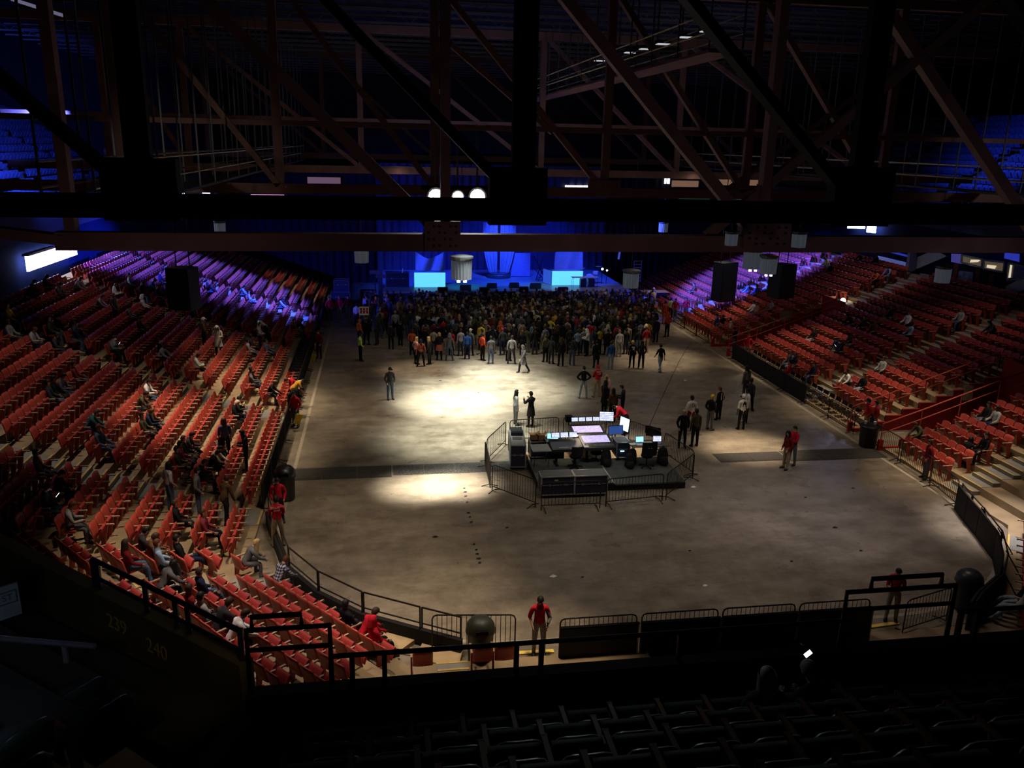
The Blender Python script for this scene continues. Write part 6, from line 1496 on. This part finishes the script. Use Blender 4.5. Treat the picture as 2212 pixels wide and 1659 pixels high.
for i,(px,py) in enumerate([(955,640),(1045,642),(1131,642),(1217,641)]):
    p=GY(px,py,66.4); t=thing('subwoofer','black subwoofer stack before the stage, %s from left'%ordw(i+1),'loudspeaker',(p.x,66.4,0),0,'subwoofer stacks before the stage')
    MB().box((0,0,.65),(1.25,.6,1.3)).build('cabinet',mat('sub_black',(.012,.012,.016),.6),t); MB().box((0,-.31,.65),(1.1,.02,1.15)).build('grille',blk,t); MB().box((0,.05,1.5),(.7,.45,.4)).build('top_speaker',blk,t)
# side stage gear
t=table('white-framed gear table at the right of the stage',15.9,18.2,68.6,69.3,.85,mat('white_table',(.5,.52,.6),.5),SZ)
for x,w in ((16.9,.5),(17.6,.55)): tag(MB().box((0,0,.35),(w,.5,.7)).build('gear_box',case,loc=(x,69.0,SZ)),'dark gear box under the right stage table, %s one'%('left' if x<17 else 'right'),'box')
for (px,py) in ((1290,588),(1302,581)): pass
t=thing('drum_kit','drum kit glinting behind the right stage table','drum kit',(17.9,70.6,SZ))
MB().lathe([(.4,-.25),(.4,.25)],16,(0,0,.45),axis=Matrix.Rotation(R(90),3,'X')).build('bass_drum',whitep,t); MB().lathe([(.2,0),(.2,.2)],14,(-.55,-.1,.6)).build('snare',steel,t); MB().lathe([(.22,0),(.22,.25)],14,(.45,-.05,.85)).build('tom',whitep,t)
for x,y,z in ((-.7,.1,1.35),(.75,.1,1.5)):
    MB().lathe([(.3,0),(.05,.05)],16,(x,y,z)).build('cymbal',mat('cymbal',(.6,.55,.3),.3,.8),t); MB().tube([(x,y,0),(x,y,z)],.015,5).build('cymbal_stand',steel,t)
for i,(px,py,s) in enumerate([(1301,581,.12),(1311,584,.09)]):
    p=GY(px,py,70.5); t=thing('stage_lamp','bright pale blue stage lamp on a stand, %s of two at right'%ordw(i+1),'light',p)
    MB().lathe([(s,0),(s*1.2,.05),(s*.6,.3)],12,axis=Matrix.Rotation(R(90),3,'X')@Matrix.Rotation(R(180),3,'X')).build('housing',iron,t); MB().lathe([(s*.9,0),(s*.8,.02)],12,(0,-.04,0),axis=Matrix.Rotation(R(90),3,'X')).build('lens',emis('lens_blue',(.55,.75,1.),9.),t); MB().tube([(0,0,0),(0,.1,-(p.z-SZ))],.03,6).build('stand',iron,t)
for i,(px0,py0,px1,py1) in enumerate([(1336,560,1340,537),(857,590,858,610),(848,588,848,615),(868,600,870,580)]):
    a=GY(px0,py0,72 if i==0 else 69);b=GY(px1,py1,72 if i==0 else 69); t=tag(MB().bar(a,b,.14 if i==0 else .05,.14 if i==0 else .05).build('light_pole',mat('pole_blue',(.1,.12,.3),.5,emit=(.15,.2,.9),es=.3 if i==0 else .1)),['glowing blue pole at the right side of the stage','dark pole left of the stage, middle','dark pole left of the stage, outermost','dark pole left of the stage by the keyboard case'][i],'pole')
roadcase('black case with blue-edged top at the left of the stage',(1.2,69.3),(1.9,.9,1.25),0,False,edge=mat('blue_edge',(.1,.15,.4),.4),zb=SZ)
for i,(x,y,w,h,zb,l) in enumerate([(-3.4,68.5,1.5,1.1,0,'lower dark road case stacked left of the stage'),(-3.3,68.5,1.2,.95,1.1,'upper dark road case stacked left of the stage'),(-1.2,69.5,1.3,1.0,0,'dark road case between the stack and the stage')]): roadcase(l,(x,y),(w,.8,h),0,zb==0,zb=zb,edge=mat('dim_edge',(.15,.15,.17),.5,.5))
for i,(x,y,h) in enumerate([(-.6,68.9,2.6),(-.1,69.2,2.2)]):
    t=thing('lighting_stand','dark lighting stand left of the stage, %s one'%('taller' if i==0 else 'shorter'),'light',(x,y,0)); MB().tube([(0,0,0),(0,0,h)],.04,6).build('pole',iron,t); MB().box((0,0,h),(.9,.15,.3)).build('lamp_bar',mat('dim_lamp_grey',(.08,.08,.1),.5),t); MB().box((0,0,.03),(.8,.8,.06)).build('base',iron,t)
t=thing('truss_tower','pale rung ladder tower right of the stage','truss',(22.9,73,0)); e=MB()
for x in (-.35,.35): e.tube([(x,0,0),(x,0,3.)],.04,5)
for i in range(10): e.box((0,0,.25+.3*i),(.7,.06,.08))
e.build('ladder',mat('ladder_grey',(.3,.3,.32),.5),t)
roadcase('large dark case at the right end of the stage barricade',(22.6,66.8),(2.2,1.2,1.25),0,True,topm=mat('case_top_tan',(.35,.3,.22),.6))
# ---------------------------------------------------------------- lights
w=bpy.data.worlds.new('world'); scene.world=w; w.use_nodes=True; w.node_tree.nodes['Background'].inputs['Color'].default_value=(.3,.35,.6,1); w.node_tree.nodes['Background'].inputs['Strength'].default_value=.0035
def spot(name,loc,tgt,power,col,ang,blend=.6,size=.15):
    l=bpy.data.lights.new(name,'SPOT'); l.energy=power; l.color=col; l.spot_size=R(ang); l.spot_blend=blend; l.shadow_soft_size=size
    o=bpy.data.objects.new(name,l); COL.objects.link(o); o.location=loc; d=Vector(tgt)-Vector(loc); o.rotation_euler=d.to_track_quat('-Z','Y').to_euler(); return o
WARM=(1.,.80,.56); WW=(1.,.93,.78); CW=(.93,.95,1.); BLUE=(.06,.10,1.); PURP=(.035,.045,1.)
def pool(px,py,power,col,ang,h=11.,blend=.8,size=.2,off=(0,0)):
    p=G(px,py,0); spot('pool_light',(p.x+off[0],p.y+off[1],h),p,power,col,ang,blend,size)
# pools on the floor
pool(905,1052,26000,WW,19,11,1.,.6)
pool(985,1046,34000,WW,19,11,1.,.6)
pool(975,872,24000,(.97,1.,.88),36,11,1.,.5)
pool(1060,800,9000,(.97,1.,.9),30,11,1.,.5)
pool(720,900,2000,WARM,60,11,1.,.6)  # this and the next are wide fills added to lift the left floor
pool(740,1150,1300,WARM,60,11,1.,.6)
pool(1045,845,30000,(.97,1.,.88),56,11,1.,1.0)
pool(1010,940,20000,(.95,1.,.86),46,11,1.,1.)
pool(1080,785,4500,(.98,1.,.9),44,11.,1.,.6)
pool(1615,965,11000,WARM,28,11,1.,.5)
pool(905,800,4200,WARM,30,11,1.,.4)
pool(1420,775,4800,WARM,40,11,1.,.5)
pool(1250,660,500,WARM,70,11.5,1.,.6)
pool(1310,960,5200,WW,30,11,1.,.5)
pool(950,1290,2400,WARM,32,11,1.,.6)
pool(1540,715,2200,WARM,40,11,1.,.5)
pool(1760,1100,1100,(.95,.88,1.),60,11,1.,.8)
pool(1165,1400,2600,WARM,34,9.5,1.,.5)
pool(2150,1140,8000,(1.,.9,.85),30,11,1.,.5)
pool(2000,1040,2600,WARM,34,11,1.,.5)
# broad soft fill added over the whole floor from unseen spots under the trusses
for (x,y,pw,c) in [(1,24,820,(1.,.84,.68)),(9,24,1000,(1.,.84,.68)),(17,24,820,(1.,.82,.74)),(0,36,450,WARM),(9,37,850,WW),(17,36,760,(1.,.86,.74)),(1,48,560,WARM),(9,49,1000,WW),(18,48,800,WARM),(3,57,110,WW),(10,57,150,WW),(18,57,210,WARM)]:
    spot('hall_fill',(x,y,11.6),(x,y,0),pw*.8,c,118,1.,1.2)
# stands
def sl(x,y,z,power,col,ang,blend=.9,h=11.): spot('stand_light',(x,y,h),(x,y,z),power,col,ang,blend,.2)
sl(-7.2,34.0,1,5200,WARM,54); sl(-6.2,41.5,.6,4200,WARM,44); sl(-6.5,44.5,.6,1300,WARM,60); sl(-12,36,3,560,(1.,.85,.7),85)
sl(-11,30,2,800,(1.,.85,.7),60); sl(-13,46,3,220,(1.,.75,.75),90); sl(-6.3,24.0,.8,2600,WARM,44); sl(-3.8,20.0,.9,1700,(1.,.8,.7),70,.9,9.5); sl(.2,19.4,.3,1500,WARM,40,.9,9.); sl(-7,70,1,1500,WARM,40)
sl(24.,38,1.,2600,WARM,48); sl(25,34.6,.8,1100,WARM,44); sl(24.5,30.3,1.2,2300,WARM,50); sl(24.2,46,1.4,2400,WARM,50); sl(24,58,1,1200,WARM,55); sl(23.5,66,1,1200,WARM,45); sl(30,40,4,330,(1.,.75,.7),85); sl(32,52,4,350,(.9,.7,.9),90)
# blue beams of the light bars, and spots added across for the seat fronts
BV=(.045,.085,1.)
spot('stand_blue',(5,63,11.6),(-12.5,61.5,2.6),120000,BV,42,.5,.4); spot('stand_blue',(4,60,11.6),(-7.5,60.,1.),45000,(.04,.10,1.),22,.6,.3)
spot('led_beam',(-18.6,53,6.2),(-12,62,2.),14000,PURP,70,.5,.4); spot('led_beam',(-18.6,57,6.2),(-14,62,2.5),6000,(.05,.12,1.),60,.6,.4)
spot('stand_blue',(13,60,11.6),(28.8,63.5,2.4),120000,BV,36,.5,.4); spot('stand_blue',(14,58,11.6),(32,60.9,3.6),30000,(.05,.13,1.),16,.6,.3); spot('led_beam',(35.5,60,7.4),(29.5,63.0,2.4),12000,PURP,60,.5,.4)
# stage wash
for x in (3,10.3,17.5): spot('stage_wash',(x,67.6,10.8),(x,73.5,1.3),9000,(.012,.06,1.),50,.7,.3)
for x in (5,10.3,15.5): spot('stage_back_wash',(x,73.,8.5),(x,79.2,2.),2600,(.02,.045,1.),70,.9,.3)
spot('stage_centre',(10.3,67.5,10.8),(10.4,74.4,3.2),7000,(.03,.09,1.),30,.8,.3)
spot('stage_edge',(10.3,66.6,11.5),(10.3,70,1.3),1500,(.04,.3,1.),40,.9,.3)
spot('stage_cyan',(6.8,66,10),(6.8,69.0,1.4),2600,(.03,.5,1.),26,.9,.3); spot('stage_cyan',(13.5,66,10),(13.5,69.4,1.4),2200,(.05,.5,1.),28,.9,.3)
spot('drape_wash',(-10,74,11),(-12,79.4,4),120,(.05,.08,1.),90,1.,.3); spot('drape_wash',(30,73,11),(31,79.4,5),260,(.04,.08,1.),80,1.,.3)
# faint fill added for roof, trusses, catwalks and near seats; blue on upper tiers
spot('roof_up',(4,40,13),(4,58,20),330,(.45,.55,1.),120,1.,.5); spot('roof_up',(15,34,13),(16,52,20),330,(.75,.75,.95),120,1.,.5); spot('roof_up',(8,24,11.9),(5,15,12.5),30,(1.,.75,.65),150,1.,.5)
spot('truss_fill',(3,11.,9.5),(4,15,12.5),55,(1.,.75,.7),150,1.,.5); spot('truss_fill',(12,12.,9.5),(9,15,12.5),45,(.9,.75,.9),150,1.,.5)
spot('truss_fill',(-3,11.5,9.6),(-4,15,11.8),40,(1.,.75,.65),120,1.,.5); spot('truss_fill',(6,27,10.2),(8,32,14),12,(1.,.7,.6),140,1.,.5)
spot('tier_blue',(-16,47,14),(-25,58,11.5),26000,(.08,.14,1.),85,1.,.4); spot('tier_blue',(33,50,15),(42,52,12.5),3500,(.08,.14,1.),80,1.,.4)
spot('near_seat_fill',(2.5,12.,9.6),(3.2,5.,8.0),75.,(.75,.95,.9),80,1.,.25)  # added spot that draws glints on the dark seat rims
spot('catwalk_fill',(-8.3,19,12.9),(-6.2,33,11.9),700,(1.,.9,.65),34,1.,.3); spot('catwalk_fill',(26,22,13),(24,36,12),500,(.9,.85,.75),36,1.,.3); spot('mix_glow',(8.4,33.2,2.3),(8.5,31.9,.3),70,WARM,110,1.,.1); spot('mix_glow',(8.2,29.6,3.2),(8.4,30.6,.3),50,(.9,1.,.95),120,1.,.3)  # added spots brightening the catwalk rails and the mixing deck
spot('near_sign_fill',(-1.2,7.6,8.2),(-3.0,9.75,6.3),15,(1.,.82,.45),50,1.,.2)  # added spot brightening the numbered parapet wall
spot('near_left',(-3.2,5.5,9.6),(-5.6,8.3,7.5),60,(.6,.7,.9),90,1.,.2)
spot('press_room',(35.9,45,8.4),(36.2,45,4.),30,(.3,.4,1.),120,1.,.3); spot('stringer_fill',(33,46,9.5),(36.5,47.6,7.0),110,(.85,1.,1.),40,1.,.2); spot('stringer_fill',(33,36.5,9.5),(36.5,38,6.3),80,(.85,1.,1.),40,1.,.2); spot('wall_blue',(33.5,49,8.),(36.5,50,6.5),14,(.35,.5,1.),110,1.,.3)  # added spots brightening the pale stair edges and the wall
scene.cycles.use_adaptive_sampling=True; scene.cycles.adaptive_threshold=.1; scene.cycles.max_bounces=3; scene.cycles.diffuse_bounces=1; scene.cycles.glossy_bounces=2; scene.cycles.transmission_bounces=1; scene.cycles.transparent_max_bounces=4
scene.cycles.sample_clamp_indirect=4.; scene.cycles.use_denoising=True
scene.cycles.caustics_reflective=False; scene.cycles.caustics_refractive=False
